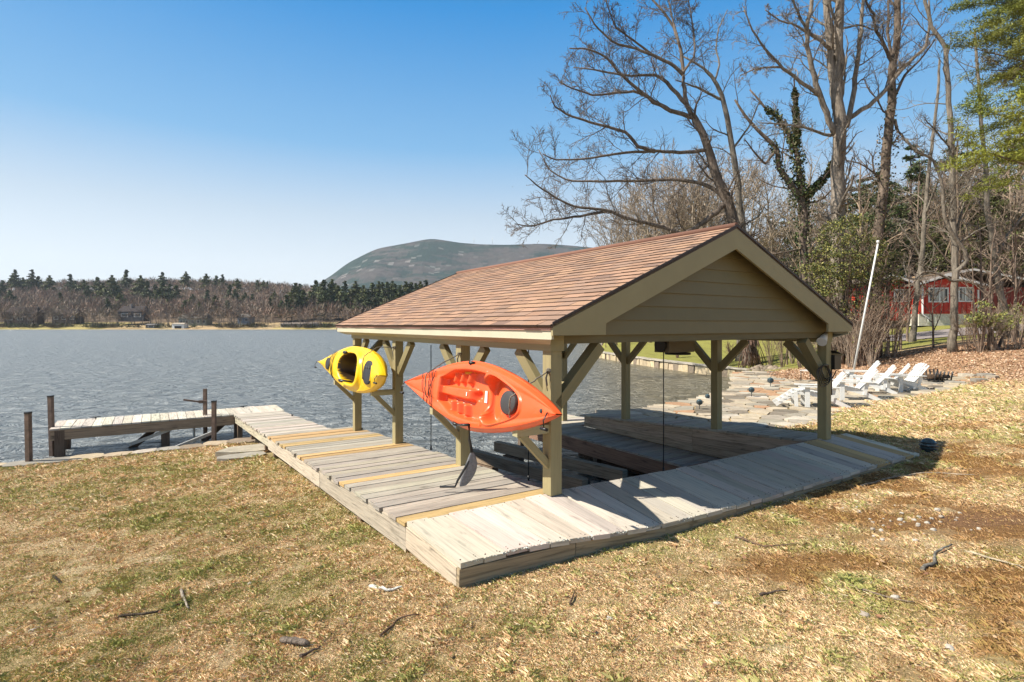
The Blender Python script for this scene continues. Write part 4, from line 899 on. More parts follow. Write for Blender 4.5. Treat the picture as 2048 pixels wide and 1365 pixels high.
# little lights
def globe(px, py, h, r, label, Y=None):
    g = GP(px, py); t = thing('path_light', label, 'garden light', g, 'round stake lights around the patio'); mb = MB(); c = g+ZD*h
    th = np.linspace(0.02, PI-.02, 12); an = np.linspace(0, 2*PI, 16, endpoint=False); V = np.stack([np.outer(np.sin(th), np.cos(an)), np.outer(np.sin(th), np.sin(an)), np.outer(np.cos(th), np.ones(16))], -1)*r+c; mb.grid(V, (.05, .10, .12), True, True)
    mb.build('globe', M['dglass'], t); mb = MB()
    for k in (-.4, 0, .4): an = np.linspace(0, 2*PI, 20); rr = math.sqrt(1-k*k)*r*1.03; mb.tubes(np.array([c+np.array([math.cos(a)*rr, math.sin(a)*rr, k*r]) for a in an]), np.full(20, r*.09), 5)
    mb.build('wire_cage', M['black'], t); mb = MB(); mb.cyl(g-ZD*.1, c-ZD*r, .012, sides=6); mb.build('stake', M['black'], t)
M['dglass'] = plain('smoky_glass', (.05, .09, .11), .08, var=.2)
globe(1399, 822, .26, .09, 'round dark light on the patio nearest the water and boardwalk')
globe(1503, 796, .28, .10, 'round dark light in the middle of the patio right of the middle right post')
globe(1541, 776, .30, .12, 'round dark light at the back of the patio where the grass begins')
globe(1415, 800, .12, .08, 'round dark light just left of the middle right post')
globe(1857, 905, .12, .13, 'round dark light on the grass at the right corner of the platform')
g = PZ(1440, 775, WZ); t = thing('driftwood', 'pale forked branch sticking out of the cove water', 'driftwood', g); mb = MB()
for pl, r in (([(1438, 797), (1436, 778), (1428, 762)], .05), ([(1436, 778), (1455, 780), (1480, 781), (1500, 786)], .05), ([(1470, 781), (1478, 790)], .03), ([(1436, 779), (1440, 790), (1448, 796)], .03)):
    mb.tubes(np.array([P(x, y, g[1]+k*.3) for k, (x, y) in enumerate(pl)]), np.linspace(r, r*.5, len(pl)), 7, (.34, .28, .22))
mb.build('branch', M['bark'], t)
a = P(1756, 487, 23.5); b = P(1703, 762, 24.2); g = np.array([b[0], b[1], gz(b[0], b[1])]); t = thing('flagpole', 'thin white pole leaning to the right behind the patio chairs', 'pole', g); mb = MB(); mb.tubes(np.array([g, a]), np.array([.045, .035]), 10, (.8,)*3); mb.build('shaft', M['white'], t)
mb = MB(); mb.cyl(a, a+ZD*.12, .055, sides=8); mb.build('tip', M['white'], t)
g = PZ(1190, 718, WZ); g = P(1190, 716, 63); t = thing('swim_float', 'small dark boxy float at the far end of the cove wall', 'float', (g[0], 63, WZ)); mb = MB(); mb.box((g[0]-.1, 63, -1.55), np.eye(3), (1.0, 1.2, .45), (.05, .06, .055)); mb.build('hull', M['attr'], t); mb = MB(); mb.box((g[0]-.1, 63, -1.06), np.eye(3), (1.1, 1.3, .05), (.35, .36, .33)); mb.build('top', M['attr'], t)
# ------------------------------------------------------------------ trees
def resamp(pts, N, rad=None):
    pts = np.asarray(pts, float); d = np.concatenate([[0], np.cumsum(np.linalg.norm(np.diff(pts, axis=0), axis=1))]); t = np.linspace(0, d[-1], N)
    out = np.stack([np.interp(t, d, pts[:, i]) for i in range(3)], 1)
    return out if rad is None else (out, np.interp(t, d, rad))
def spawn(PT, RD, k, ang, lf, rf, up=.15, N=6, wob=.16, t0=.2, rmin=.004, lmin=.1, lean=(0, 0, 0)):
    """k children on every parent branch"""
    T, n, _ = PT.shape; L_ = np.linalg.norm(np.diff(PT, axis=1), axis=2).sum(1)
    t = (np.arange(k)[None]+RNG.uniform(.1, .9, (T, k)))/k*(1-t0)+t0; t[:, -1] = np.where(RNG.random(T) < .5, .98, t[:, -1]); x = t*(n-1); i = np.clip(x.astype(int), 0, n-2); f = x-i
    ti = np.arange(T)[:, None]; A = PT[ti, i]; Bq = PT[ti, i+1]; base = A+(Bq-A)*f[..., None]; r0 = RD[ti, i]*(1-f)+RD[ti, i+1]*f
    d = Bq-A; d /= np.linalg.norm(d, axis=2, keepdims=True)+1e-9
    rnd = RNG.normal(size=d.shape); rnd -= d*(rnd*d).sum(2, keepdims=True); rnd /= np.linalg.norm(rnd, axis=2, keepdims=True)+1e-9
    a = np.radians(RNG.uniform(ang[0], ang[1], (T, k)))[..., None]; dr = d*np.cos(a)+rnd*np.sin(a)+np.array([0, 0, up])+np.array(lean); dr /= np.linalg.norm(dr, axis=2, keepdims=True)
    ln = np.maximum(L_[:, None]*lf*(1.15-.65*t)*RNG.uniform(.6, 1.25, (T, k)), lmin)
    m = T*k; dr = dr.reshape(m, 3); ln = ln.reshape(m); P0 = base.reshape(m, 3); out = np.zeros((m, N, 3)); out[:, 0] = P0; cur = dr
    for q in range(1, N):
        cur = cur+RNG.normal(0, wob, (m, 3))+np.array([0, 0, up*.25]); cur /= np.linalg.norm(cur, axis=1, keepdims=True); out[:, q] = out[:, q-1]+cur*(ln/(N-1))[:, None]
    r = np.maximum(r0.reshape(m)*rf*RNG.uniform(.7, 1.1, m), rmin); R = r[:, None]*np.linspace(1, .35, N)[None]
    return out, np.maximum(R, rmin*.6)
BK = (.165, .128, .10); BK2 = (.215, .185, .15)
def colj(T, c, j=.18): return np.array(c)[None]*RNG.uniform(1-j, 1+j, (T, 1))
def hero(name, label, basepx, Y, limbs, twig=(7, 5, 4), col=BK, rmin=.010, lens=(.38, .42, .5), ang=(30, 65), up=.10, lean=(0, 0, 0), group=None, N=10, dz=2.2, cat='tree', leafy=None, base=None):
    """limbs: (pixel polyline, start radius px, end radius px); each limb is given its own depth"""
    g = P(basepx[0], basepx[1], Y) if base is None else np.array(base); t = thing(name, label, cat, g, group)
    mbt = MB(); mbc = MB(); main = []; mr = []
    for k, lb in enumerate(limbs):
        pl, r0, r1 = lb[:3]; d0, d1 = (lb[3] if len(lb) > 3 else (0, RNG.uniform(-dz, dz)))
        n = len(pl); Q = np.array([P(x, y, Y+d0+(d1-d0)*(i/(max(1, n-1)))**1.2) for i, (x, y) in enumerate(pl)]); rr = np.linspace(r0, r1, n)/FPX*Y
        NN = max(12, n*3); Q, rr = resamp(Q, NN, rr); jit = RNG.normal(0, 1, (NN, 3))*rr[:, None]*(.10 if r0 > 7 else .2); jit[0] = 0; Q = Q+jit
        if k == 0: rr[:2] *= np.array([1.45, 1.15])
        mbt.tubes(Q, rr, 9 if r0 > 4 else 6, col); q, r = resamp(Q, N, rr); main.append(q); mr.append(r)
    main = np.array(main); mr = np.array(mr)
    st = main; sr = mr; 
    use = [i for i, l_ in enumerate(limbs) if not (len(l_) > 4 and l_[4] == 'bare')]
    st = st[use]; sr = sr[use]
    for lv, k in enumerate(twig):
        c, r = spawn(st, sr*(.6 if lv == 0 else 1), k, ang, lens[lv], .62, up, 7 if lv < 2 else 5, .20, .22 if lv == 0 else .15, rmin=rmin*(1.3, 1.0, .8, .7)[lv], lean=lean)
        if lv == 0:
            mx = 2.7; l_ = np.linalg.norm(c[:, -1]-c[:, 0], axis=1); f = np.minimum(1, mx/np.maximum(l_, .01)); c = c[:, :1]+(c-c[:, :1])*f[:, None, None]
        mbc.tubes(c, r, 4 if lv == 0 else 3, colj(len(c), col)); st, sr = c, r
    mbt.build('trunk', M['bark'], t); mbc.build('crown', M['bark'], t)
    return t, main, mr
# the big leaning oak behind the roof
OAK = [
 ([(1502, 735), (1497, 640), (1484, 520), (1470, 450), (1455, 405), (1436, 360), (1420, 310), (1405, 265), (1386, 234)], 14.0, 6.4, (0, 0)),
 ([(1386, 234), (1372, 209), (1368, 170), (1366, 146), (1361, 95), (1348, 55), (1326, 22), (1300, -6), (1285, -40)], 4.7, 1.6, (0, 1)),
 ([(1388, 236), (1344, 223), (1308, 205), (1275, 179), (1238, 146), (1216, 117), (1180, 99), (1139, 97)], 4.7, 1.2, (0, -2)),
 ([(1374, 210), (1333, 165), (1311, 150), (1253, 152), (1180, 139), (1147, 135)], 4.3, 1.0, (0, 1.5)),
 ([(1366, 150), (1348, 132), (1304, 110), (1271, 97), (1231, 88), (1190, 52), (1170, 15)], 3.9, 1.2, (0, -1)),
 ([(1304, 110), (1262, 78), (1231, 55), (1218, 22), (1205, -20)], 2.3, 1.0, (0, -2)),
 ([(1344, 225), (1275, 183), (1231, 186), (1187, 192), (1143, 176), (1118, 165)], 3.1, 1.0, (0, -2.5)),
 ([(1416, 300), (1363, 306), (1326, 303), (1271, 304), (1216, 311), (1165, 319), (1107, 320), (1085, 308)], 3.9, 1.0, (0, -2)),
 ([(1310, 304), (1275, 293), (1253, 264), (1194, 249), (1136, 231), (1107, 212), (1100, 190)], 3.9, 1.0, (-1, -3)),
 ([(1452, 408), (1414, 440), (1395, 455), (1363, 469), (1308, 450), (1253, 436), (1213, 421), (1150, 414), (1117, 399), (1075, 372), (1050, 350)], 5.5, 1.0, (0, -3)),
 ([(1466, 440), (1436, 381), (1400, 366), (1345, 359), (1280, 362), (1216, 363), (1136, 363), (1099, 341), (1077, 300)], 4.7, 1.0, (0, 2)),
 ([(1213, 423), (1165, 432), (1107, 440), (1060, 454), (1030, 448)], 3.1, 0.8, (-1.5, -3.5)),
 ([(1366, 146), (1390, 110), (1387, 70), (1381, 20), (1370, -20)], 2.5, 1.0, (0, 1)),
 ([(1361, 95), (1345, 40), (1337, 0), (1330, -30)], 2.0, 1.0, (0, 2)),
]
t_, mm, mr_ = hero('oak_tree', 'large bare oak leaning left over the water behind the pavilion roof', (1502, 735), 40, OAK, twig=(13, 9, 5), rmin=.018, lens=(.34, .52, .6), up=.08, lean=(-.03, 0, .03), col=(.19, .15, .12))
mb = MB()      # a few brown leaves kept on the twigs
for q in mm[1:]:
    c = q[RNG.integers(3, len(q), 26)]+RNG.normal(0, 1.0, (26, 3)); mb.leaves(c, RNG.uniform(.07, .13, 26), np.array([.20, .13, .08]))
mb.build('dry_leaves', M['leaf'], t_)
hero('tree', 'pale slim bare tree rising just right of the leaning oak', (1478, 735), 43, [
 ([(1480, 735), (1482, 560), (1484, 440), (1470, 330), (1455, 240), (1443, 190), (1430, 162), (1415, 143), (1400, 132), (1366, 113)], 8, 1.5, (0, 0)),
 ([(1430, 160), (1440, 130), (1432, 100), (1436, 60), (1455, 20)], 2, 1, (0, 1)), ([(1445, 200), (1400, 178), (1380, 170), (1350, 160)], 3, 1, (0, -1)), ([(1465, 300), (1500, 250), (1520, 200)], 2.5, 1)], twig=(9, 6, 4), col=BK2, rmin=.012)
IVY = [([(1612, 700), (1607, 600), (1607, 500), (1607, 410), (1582, 369), (1558, 340), (1554, 295), (1525, 271), (1488, 230), (1470, 200)], 9, 2, (0, 0)),
 ([(1604, 400), (1597, 320), (1578, 271), (1562, 242), (1529, 213), (1500, 180)], 6, 1.5, (0, 1)), ([(1594, 290), (1593, 250), (1589, 176), (1588, 150)], 2.5, 1, (0, -1)),
 ([(1611, 394), (1636, 369), (1660, 345), (1672, 300)], 4, 1.5, (0, 1)), ([(1552, 300), (1530, 330), (1505, 300), (1490, 280)], 3, 1, (0, -1))]
t2, m2, r2 = hero('ivy_covered_tree', 'short twisted tree thickly wrapped in dark ivy right of the gable peak', (1612, 700), 35, IVY, twig=(9, 6, 4), rmin=.012)
def ivy(t, mains, rads, idx, n, spread=1.8, size=.17, cols=((.035, .055, .018), (.06, .085, .025), (.16, .15, .07)), upto=.8):
    mb = MB()
    for i in idx:
        q, r = mains[i], rads[i]; k = int(n); s = RNG.uniform(0, upto, k)*(len(q)-1); a = np.clip(s.astype(int), 0, len(q)-2); f = (s-a)[:, None]
        c = q[a]*(1-f)+q[a+1]*f; rr = (r[a]*(1-f[:, 0])+r[a+1]*f[:, 0]); d = RNG.normal(size=(k, 3)); d /= np.linalg.norm(d, axis=1, keepdims=True); lump = .6+1.1*vnoise(s*1.7, s*0+i, 3)
        c = c+d*(rr*(1+RNG.random(k)*spread)*lump+.03)[:, None]; cc = np.array(cols)[RNG.integers(0, len(cols), k)]*RNG.uniform(.7, 1.3, (k, 1)); mb.leaves(c, RNG.uniform(size*.6, size*1.3, k), cc, .8)
    mb.build('ivy', M['leaf'], t)
ivy(t2, m2, r2, [0, 1, 2, 3], 1500, 1.6)
hero('tree', 'tallest thick bare tree with twin upright stems right of the ivy covered tree', (1680, 700), 31, [
 ([(1680, 700), (1677, 560), (1676, 435), (1677, 330), (1678, 235), (1672, 200), (1677, 123), (1677, 53), (1680, -15), (1682, -60)], 15, 7, (0, 0)),
 ([(1672, 215), (1664, 150), (1660, 98), (1656, 41), (1650, -10), (1645, -50)], 8, 5, (0, .5)),
 ([(1670, 270), (1648, 213), (1632, 164), (1619, 115), (1613, 61), (1624, 0), (1630, -40)], 6, 3, (0, -1)),
 ([(1640, 192), (1603, 164), (1562, 135), (1529, 98), (1505, 61), (1488, 20)], 4, 1.3, (-.5, -2)),
 ([(1693, 254), (1704, 205), (1714, 123), (1722, 61), (1728, -10)], 5.5, 3, (0, 1)),
 ([(1700, 236), (1743, 209), (1775, 176), (1808, 135), (1853, 94), (1860, 37), (1858, 0)], 5, 1.5, (.5, -1.5)),
 ([(1662, 272), (1603, 254), (1560, 248), (1521, 246)], 3, 1, (0, -1.5)),
 ([(1660, 98), (1619, 66), (1600, 35), (1580, -10)], 4, 2, (0, -1)), ([(1613, 65), (1590, 50), (1560, 42), (1530, 20)], 2.5, 1, (-1, -2)),
 ([(1677, 60), (1720, 50), (1750, 62), (1790, 30)], 2.2, 1, (0, 1)), ([(1562, 135), (1530, 135), (1505, 140), (1480, 152)], 2.2, .9, (-1, -2))], twig=(11, 7, 5), col=(.25, .21, .17), rmin=.013, lens=(.34, .5, .55))
t4, m4, r4 = hero('ivy_covered_tree', 'tall straight tree with ivy climbing its trunk, second thick trunk behind the white pole', (1750, 695), 33, [
 ([(1748, 695), (1752, 560), (1757, 464), (1767, 369), (1775, 287), (1784, 205), (1784, 135), (1794, 82), (1796, 0), (1796, -50)], 11, 5, (0, 0)),
 ([(1783, 123), (1771, 94), (1753, 64), (1747, 29), (1726, -5)], 4, 2, (0, -1)), ([(1790, 150), (1775, 60), (1778, 0)], 3, 2, (0, 1)),
 ([(1790, 240), (1796, 262), (1820, 291), (1857, 316)], 3, 1.5, (0, -1)), ([(1784, 205), (1810, 150), (1840, 120), (1870, 80)], 3, 1.3, (0, 1))], twig=(11, 7, 5), rmin=.013, lens=(.34, .5, .55))
ivy(t4, m4, r4, [0], 1500, .7, .13, ((.07, .07, .03), (.20, .14, .08), (.05, .06, .02)), .7)
t5, m5, r5 = hero('tree', 'bare tree with a snaking loop of limbs in front of the red house', (1905, 708), 28, [
 ([(1906, 708), (1909, 620), (1910, 533), (1907, 410), (1903, 287), (1896, 164), (1890, 94), (1862, 53), (1849, -5), (1845, -50)], 7, 2.5, (0, 0)),
 ([(1911, 565), (1913, 541), (1935, 525), (1928, 499), (1905, 470), (1889, 433), (1885, 380), (1881, 354), (1866, 318), (1832, 304), (1811, 280)], 4.2, 2, (-.3, -.8)),
 ([(1927, 561), (1906, 563), (1884, 551), (1858, 543), (1842, 546), (1832, 560), (1815, 556), (1808, 530)], 2.6, 1.3, (-.4, -.8)),
 ([(1909, 470), (1925, 420), (1938, 380), (1955, 330)], 2.5, 1.2, (0, 1)), ([(1903, 300), (1870, 260), (1850, 240)], 2, 1), ([(1840, 560), (1850, 575), (1860, 590)], 1.8, 1.0)], twig=(10, 6, 4), col=BK2, rmin=.011, lens=(.32, .5, .5))
hero('tree', 'slim straight bare tree left of the snaking one, in front of the red house', (1826, 694), 38, [
 ([(1825, 694), (1833, 600), (1838, 550), (1845, 500), (1850, 420), (1855, 360), (1865, 280), (1875, 200), (1880, 120)], 5.5, 2, (0, 0)),
 ([(1850, 430), (1870, 380), (1890, 330)], 2.5, 1), ([(1845, 520), (1820, 480), (1800, 450)], 2, 1)], twig=(9, 6, 4), col=BK2, rmin=.013, lens=(.25, .42, .5))
hero('tree', 'bare tree leaning left in front of the right end of the red house', (2012, 672), 34, [
 ([(2016, 675), (1998, 570), (1985, 480), (1975, 420), (1970, 330), (1962, 240), (1955, 130), (1950, 60)], 6.5, 2, (0, 0)),
 ([(1990, 520), (2015, 470), (2040, 440), (2070, 400)], 3, 1.5), ([(1975, 430), (1945, 390), (1925, 340)], 2.5, 1)], twig=(9, 6, 4), col=BK2, rmin=.012, lens=(.26, .42, .5))
t = thing('vine_covered_trunk', 'thick trunk base wrapped in brown vines seen under the pavilion roof', 'tree', P(1503, 735, 38)); mb = MB()
for k in range(26):
    x = random.uniform(-26, 30); mb.tubes(np.array([P(1503+x*1.1, 736, 38.2), P(1503+x*.7+random.uniform(-6, 6), 715, 38-random.random()), P(1500+x*.5+random.uniform(-6, 6), 690, 38-random.random()), P(1498+x*.4+random.uniform(-8, 8), 655, 38.5)]), np.array([.03, .035, .03, .02]), 4, (.25, .16, .12))
mb.build('vines', M['bark'], t)
# ---- prototypes for the woodland behind
def bare_proto(name, h, seed, col, rmin=.012, k1=13, k2=6, k3=4, spread=.34, k4=0):
    q = [(0, 0, -.4)]; x = y = 0
    for i in range(1, 9): x += RNG.normal(0, .035)*h/8*2; y += RNG.normal(0, .035)*h/8*2; q.append((x, y, h*.92*i/8))
    t = thing(name, '', 'tree', (0, 0, 0)); Q, R = resamp(q, 14, np.linspace(h*.013, h*.003, 9)); mb = MB(); mb.tubes(Q, R, 7, col); mb.build('trunk', M['bark'], t)
    mb = MB(); c, r = spawn(Q[None], R[None], k1, (25, 60), spread, .7, .22, 7, .16, .25, rmin=rmin*1.6); mb.tubes(c, r, 4, colj(len(c), col))
    for k, l_, s in ((k2, .45, 1.2), (k3, .5, 1), (k4, .5, .8)):
        if k: c, r = spawn(c, r, k, (25, 60), l_, .6, .12, 5, .2, .15, rmin=rmin*s); mb.tubes(c, r, 3, colj(len(c), col))
    mb.build('crown', M['bark'], t); return t
def pine_proto(name, h, col=(.05, .075, .028), dens=1.0, leaf=.55, r0=.20, start=.3, asp=.3):
    t = thing(name, '', 'tree', (0, 0, 0)); mb = MB(); Q = np.array([(RNG.normal(0, .06), RNG.normal(0, .06), -.4+(h+.4)*i/10) for i in range(11)]); mb.tubes(Q, np.linspace(h*.014, h*.002, 11), 7, (.16, .12, .10)); mb.build('trunk', M['bark'], t)
    mb = MB(); ml = MB(); z = h*start
    while z < h*.99:
        f = (h-z)/(h*(1-start)); R = h*r0*(f**.75)*random.uniform(.65, 1.15)+.25
        for k in range(random.randint(3, 5)):
            if random.random() < .12: continue
            a = random.uniform(0, 2*PI); rr = R*random.uniform(.6, 1.15); tip = np.array([math.cos(a)*rr, math.sin(a)*rr, z+rr*random.uniform(-.05, .28)]); mid = np.array([tip[0]*.5, tip[1]*.5, z+rr*.02])
            mb.tubes(np.array([(0, 0, z), mid, tip]), np.array([h*.003, h*.002, .015]), 4, (.16, .12, .10))
            n = int((26+rr*22)*dens); s = RNG.uniform(.3, 1.05, n)[:, None]; base = np.array([0, 0, z]); c = base*(1-s)+tip*s+np.stack([RNG.normal(0, .16*rr+.12, n), RNG.normal(0, .16*rr+.12, n), RNG.normal(.08, .07*rr+.05, n)], 1)
            lump = random.uniform(.7, 1.35); ml.leaves(c, RNG.uniform(leaf*.6, leaf*1.25, n), np.array(col)*RNG.uniform(.65, 1.4, (n, 1))*lump, asp, .45)
        z += h*random.uniform(.035, .06)
    mb.build('branches', M['bark'], t); ml.build('foliage', M['leaf'], t); return t
def scatter(protos, spots, label, group):
    used = set()
    for (x, y, z, sc) in spots:
        k = random.randrange(len(protos)); p = protos[k]
        if k not in used: used.add(k); p.location = (x, y, z); p.scale = (sc,)*3; p['label'] = label; p['group'] = group; p.rotation_euler = (0, 0, random.uniform(0, 6.28))
        else: dup(p, (x, y, z), random.uniform(0, 6.28), sc, label, group)
    for k, p in enumerate(protos):
        if k not in used:
            for c in list(p.children): bpy.data.objects.remove(c)
            bpy.data.objects.remove(p)
def lp(px, Y, sc): X = (px-1024)/FPX*Y; return (X, Y, gz(X, Y), sc)
bp = [bare_proto('tree', 19, 0, c, k1=15, k3=5, rmin=.014, spread=.38) for c in ((.22, .165, .12), (.28, .23, .175), (.32, .24, .175), (.24, .18, .135), (.36, .28, .21))]
sp = []
for k in range(96):
    px = 1600+500*random.random()**.9; Y = random.uniform(57, 108); sp.append(lp(px, Y, random.uniform(.8, 1.15)))
for k in range(26):
    px = random.uniform(1480, 1700); Y = random.uniform(72, 110); sp.append(lp(px, Y, random.uniform(.65, .95)))
for k in range(34):
    px = random.uniform(2080, 2650); Y = random.uniform(45, 95); sp.append(lp(px, Y, random.uniform(.8, 1.15)))
scatter(bp, sp, 'slender bare tree in the woodland behind the red house', 'bare trees of the woodland')
bp = [bare_proto('tree', 15, 0, c, k1=20, k2=9, k3=6, spread=.55, rmin=.02) for c in ((.36, .29, .22), (.32, .25, .19))]
scatter(bp, [lp(px, Y, s) for px, Y, s in ((1232, 72, 1.1), (1262, 76, 1.35), (1300, 70, 1.35), (1345, 74, 1.5), (1388, 70, 1.4), (1425, 76, 1.55), (1460, 72, 1.45), (1500, 68, 1.3), (1540, 74, 1.4), (1205, 84, 1.05), (1320, 82, 1.5), (1400, 84, 1.6), (1280, 80, 1.35), (1365, 78, 1.4), (1245, 84, 1.2))], 'spreading bare tree across the cove, behind the crown of the leaning oak', 'bare trees across the cove')
pp = [pine_proto('pine_tree', 22, (.075, .10, .035), dens=1.2), pine_proto('pine_tree', 19, (.11, .12, .042), 1.0, start=.30)]
scatter(pp, [lp(px, Y, s) for px, Y, s in ((1570, 85, .72), (1608, 95, .85), (1645, 80, .8), (1700, 76, .82), (1735, 88, .95), (1775, 72, .85), (1822, 66, .95), (1850, 84, 1.05), (1790, 96, 1.1), (1900, 92, 1.2), (1935, 78, 1.05), (1975, 90, 1.1), (2010, 70, .95), (2040, 84, 1.15), (1540, 104, .8), (1870, 60, .6), (1720, 62, .75), (1760, 64, .8), (1960, 62, .85), (2005, 60, .8), (1840, 74, .9), (1920, 66, .8), (1660, 66, .62), (1590, 70, .6))], 'thin green pine standing among the bare trees of the woodland', 'pines of the woodland')
# ---- near pine reaching in from the right
def bough(mb, ml, a, b, n, col, size=.16, sp=.28):
    a = np.array(a); b = np.array(b); m = (a+b)/2-ZD*np.linalg.norm(b-a)*.06; q = resamp([a, m, b], 8); mb.tubes(q, np.linspace(.05, .012, 8), 5, (.17, .13, .10))
    side, r = spawn(q[None], np.linspace(.05, .012, 8)[None], 16, (30, 60), .36, .4, .05, 5, .12, .3, rmin=.006); mb.tubes(side, r, 3, (.17, .13, .10))
    allp = np.concatenate([side[:, 2:].reshape(-1, 3), q[4:]]); i = RNG.integers(0, len(allp), n); n = int(n*2.1); i = RNG.integers(0, len(allp), n); c = allp[i]+RNG.normal(0, sp*.5, (n, 3))*np.array([1, 1, .38])+np.array([0, 0, .04]); pn = vnoise(c[:, 0]*2.6, c[:, 2]*4, 5)
    ml.leaves(c, RNG.uniform(size*.5, size*1.15, n), np.array(col)*np.array([.98, 1.0, .85])*(RNG.uniform(.7, 1.3, (n, 1))*(.6+.9*pn[:, None])), .17, .1)
t = thing('pine_tree', 'near pine whose yellow-green boughs reach in at the upper right corner', 'tree', (23.5, 19.5, gz(23.5, 19.5))); mb = MB(); ml = MB(); b0 = np.array([23.5, 19.5, gz(23.5, 19.5)])
mt = MB(); mt.tubes(np.array([b0+ZD*(k*2.2-.3) for k in range(9)]), np.linspace(.32, .12, 9), 10, (.17, .13, .10)); mt.build('trunk', M['bark'], t)
for (x, y, Y, n, c) in ((1905, 295, 17, 2600, (.20, .21, .035)), (1940, 225, 17.5, 2600, (.16, .18, .03)), (1990, 262, 16.5, 2400, (.21, .21, .035)), (1965, 310, 18.5, 1500, (.13, .15, .03)), (2030, 215, 18, 2400, (.19, .19, .035)), (1900, 95, 19, 2200, (.15, .155, .035)), (1935, 55, 20, 2200, (.14, .15, .035)), (1985, 35, 19, 2200, (.16, .17, .04)), (1950, 5, 20, 2200, (.12, .14, .03)), (2030, 75, 18, 2200, (.17, .17, .04)), (1895, 5, 21, 1700, (.13, .15, .035)), (2000, 110, 20.5, 1500, (.15, .125, .05)), (1975, 160, 21.5, 1500, (.16, .12, .06)), (2035, 150, 20, 1500, (.15, .12, .05)), (1930, 140, 21, 1300, (.16, .125, .06)), (2045, -10, 19, 2200, (.14, .16, .035))):
    e = P(x+38, y, Y); s = b0+ZD*(e[2]-b0[2]-random.uniform(-.3, .9)); k = .35; s = s*(1-k)+e*k if np.linalg.norm(e-s) > 4 else s; s0 = b0+ZD*(s[2]-b0[2]); mb.tubes(np.array([s0, s]), np.array([.07, .055]), 5, (.17, .13, .10)); bough(mb, ml, s, e, n, c)
mb.build('branches', M['bark'], t); ml.build('foliage', M['leaf'], t)
# ---- leafy evergreens and thickets
def leafbush(name, label, cat, blobs, n, size, cols, stems=7, group=None):
    g = blobs[0][0]; X = sum(b[0][0] for b in blobs)/len(blobs); Y = sum(b[0][1] for b in blobs)/len(blobs); base = np.array([X, Y, gz(X, Y)]); t = thing(name, label, cat, base, group)
    mb = MB(); ml = MB()
    for c, r in blobs:
        c = np.array(c); k = int(n*(r**2)); d = RNG.normal(size=(k, 3)); d /= np.linalg.norm(d, axis=1, keepdims=True); rr = r*RNG.uniform(.35, 1.08, k)**.55; q = c+d*rr[:, None]*np.array([1, 1, .85]); nz = vnoise(q[:, 0]*2.2+q[:, 1], q[:, 2]*2.6, 7); keep = nz > .36
        q = q[keep]; cc = np.array(cols)[RNG.integers(0, len(cols), len(q))]*RNG.uniform(.7, 1.35, (len(q), 1)); ml.leaves(q, RNG.uniform(size*.6, size*1.3, len(q)), cc, .5)
        mb.tubes(resamp([base+np.array([RNG.normal(0, .2), RNG.normal(0, .2), -.2]), (base+c)/2+RNG.normal(0, .15, 3), c+ZD*r*.4], 8), np.linspace(.09, .02, 8), 5, (.17, .13, .10))
        s_, r_ = spawn(resamp([(base+c)/2, c+ZD*r*.4], 8)[None], np.linspace(.05, .02, 8)[None], 16, (30, 75), .7, .5, .1, 5, .2); mb.tubes(s_, r_, 3, (.2, .15, .12))
    mb.build('stems', M['bark'], t); ml.build('foliage', M['leaf'], t); return t
GC = ((.10, .12, .035), (.18, .18, .05), (.28, .26, .08), (.055, .07, .022))
leafbush('holly_tree', 'dense evergreen with yellowish green leaves at the foot of the tallest tree', 'tree', [(P(x, y, Y), r) for x, y, Y, r in ((1672, 470, 29.5, .95), (1700, 455, 30, .9), (1650, 520, 29, .9), (1690, 530, 29, 1.0), (1735, 500, 30, .95), (1660, 570, 29, .8), (1715, 570, 29.5, .9), (1620, 540, 29.5, .6), (1745, 545, 30, .7))], 1500, .13, GC)
leafbush('holly_tree', 'smaller dark evergreen left of the leaning pole, above the vine thicket', 'tree', [(P(x, y, Y), r) for x, y, Y, r in ((1700, 620, 29, .7), (1672, 615, 29.5, .6), (1740, 600, 29, .8), (1775, 560, 31, .8), (1765, 610, 30, .7), (1790, 520, 32, .7))], 1200, .13, GC)
leafbush('rhododendron', 'yellow-green evergreen shrub right of the red house wall', 'shrub', [(P(x, y, Y), r) for x, y, Y, r in ((1975, 632, 27, .62), (1950, 640, 27, .45), (2000, 645, 27.3, .6), (2030, 625, 28, .6), (1965, 612, 27, .3))], 1900, .12, ((.20, .22, .06), (.10, .13, .035), (.28, .27, .08)))
def bare_shrub(h, col, n=18):
    t = thing('bare_shrub', '', 'shrub', (0, 0, 0)); Q = []
    for k in range(n):
        a = random.uniform(0, 6.28); s = random.uniform(.1, .5); Q.append(resamp([(math.cos(a)*.08, math.sin(a)*.08, -.1), (math.cos(a)*s*h*.4, math.sin(a)*s*h*.4, h*.5), (math.cos(a)*s*h, math.sin(a)*s*h, h*random.uniform(.8, 1.1))], 6))
    Q = np.array(Q); R = np.tile(np.linspace(.02, .008, 6), (n, 1)); mb = MB(); mb.tubes(Q, R, 4, colj(n, col)); c, r = spawn(Q, R, 5, (20, 50), .4, .6, .1, 5, .2, .3, rmin=.007); mb.tubes(c, r, 3, colj(len(c), col)); c, r = spawn(c, r, 3, (20, 50), .5, .6, .1, 4, .2, rmin=.006); mb.tubes(c, r, 3, colj(len(c), col)); mb.build('stems', M['bark'], t); return t
b1 = [bare_shrub(1.6, (.24, .15, .12))]
scatter(b1, [lp(x, Y, s) for x, Y, s in ((1355, 49, 1.0), (1461, 43, .9))], 'small round bare shrub on the lawn across the cove', 'round bare shrubs across the cove')
b2 = [bare_shrub(2.6, (.30, .22, .165), 20), bare_shrub(2.2, (.38, .30, .23), 16)]
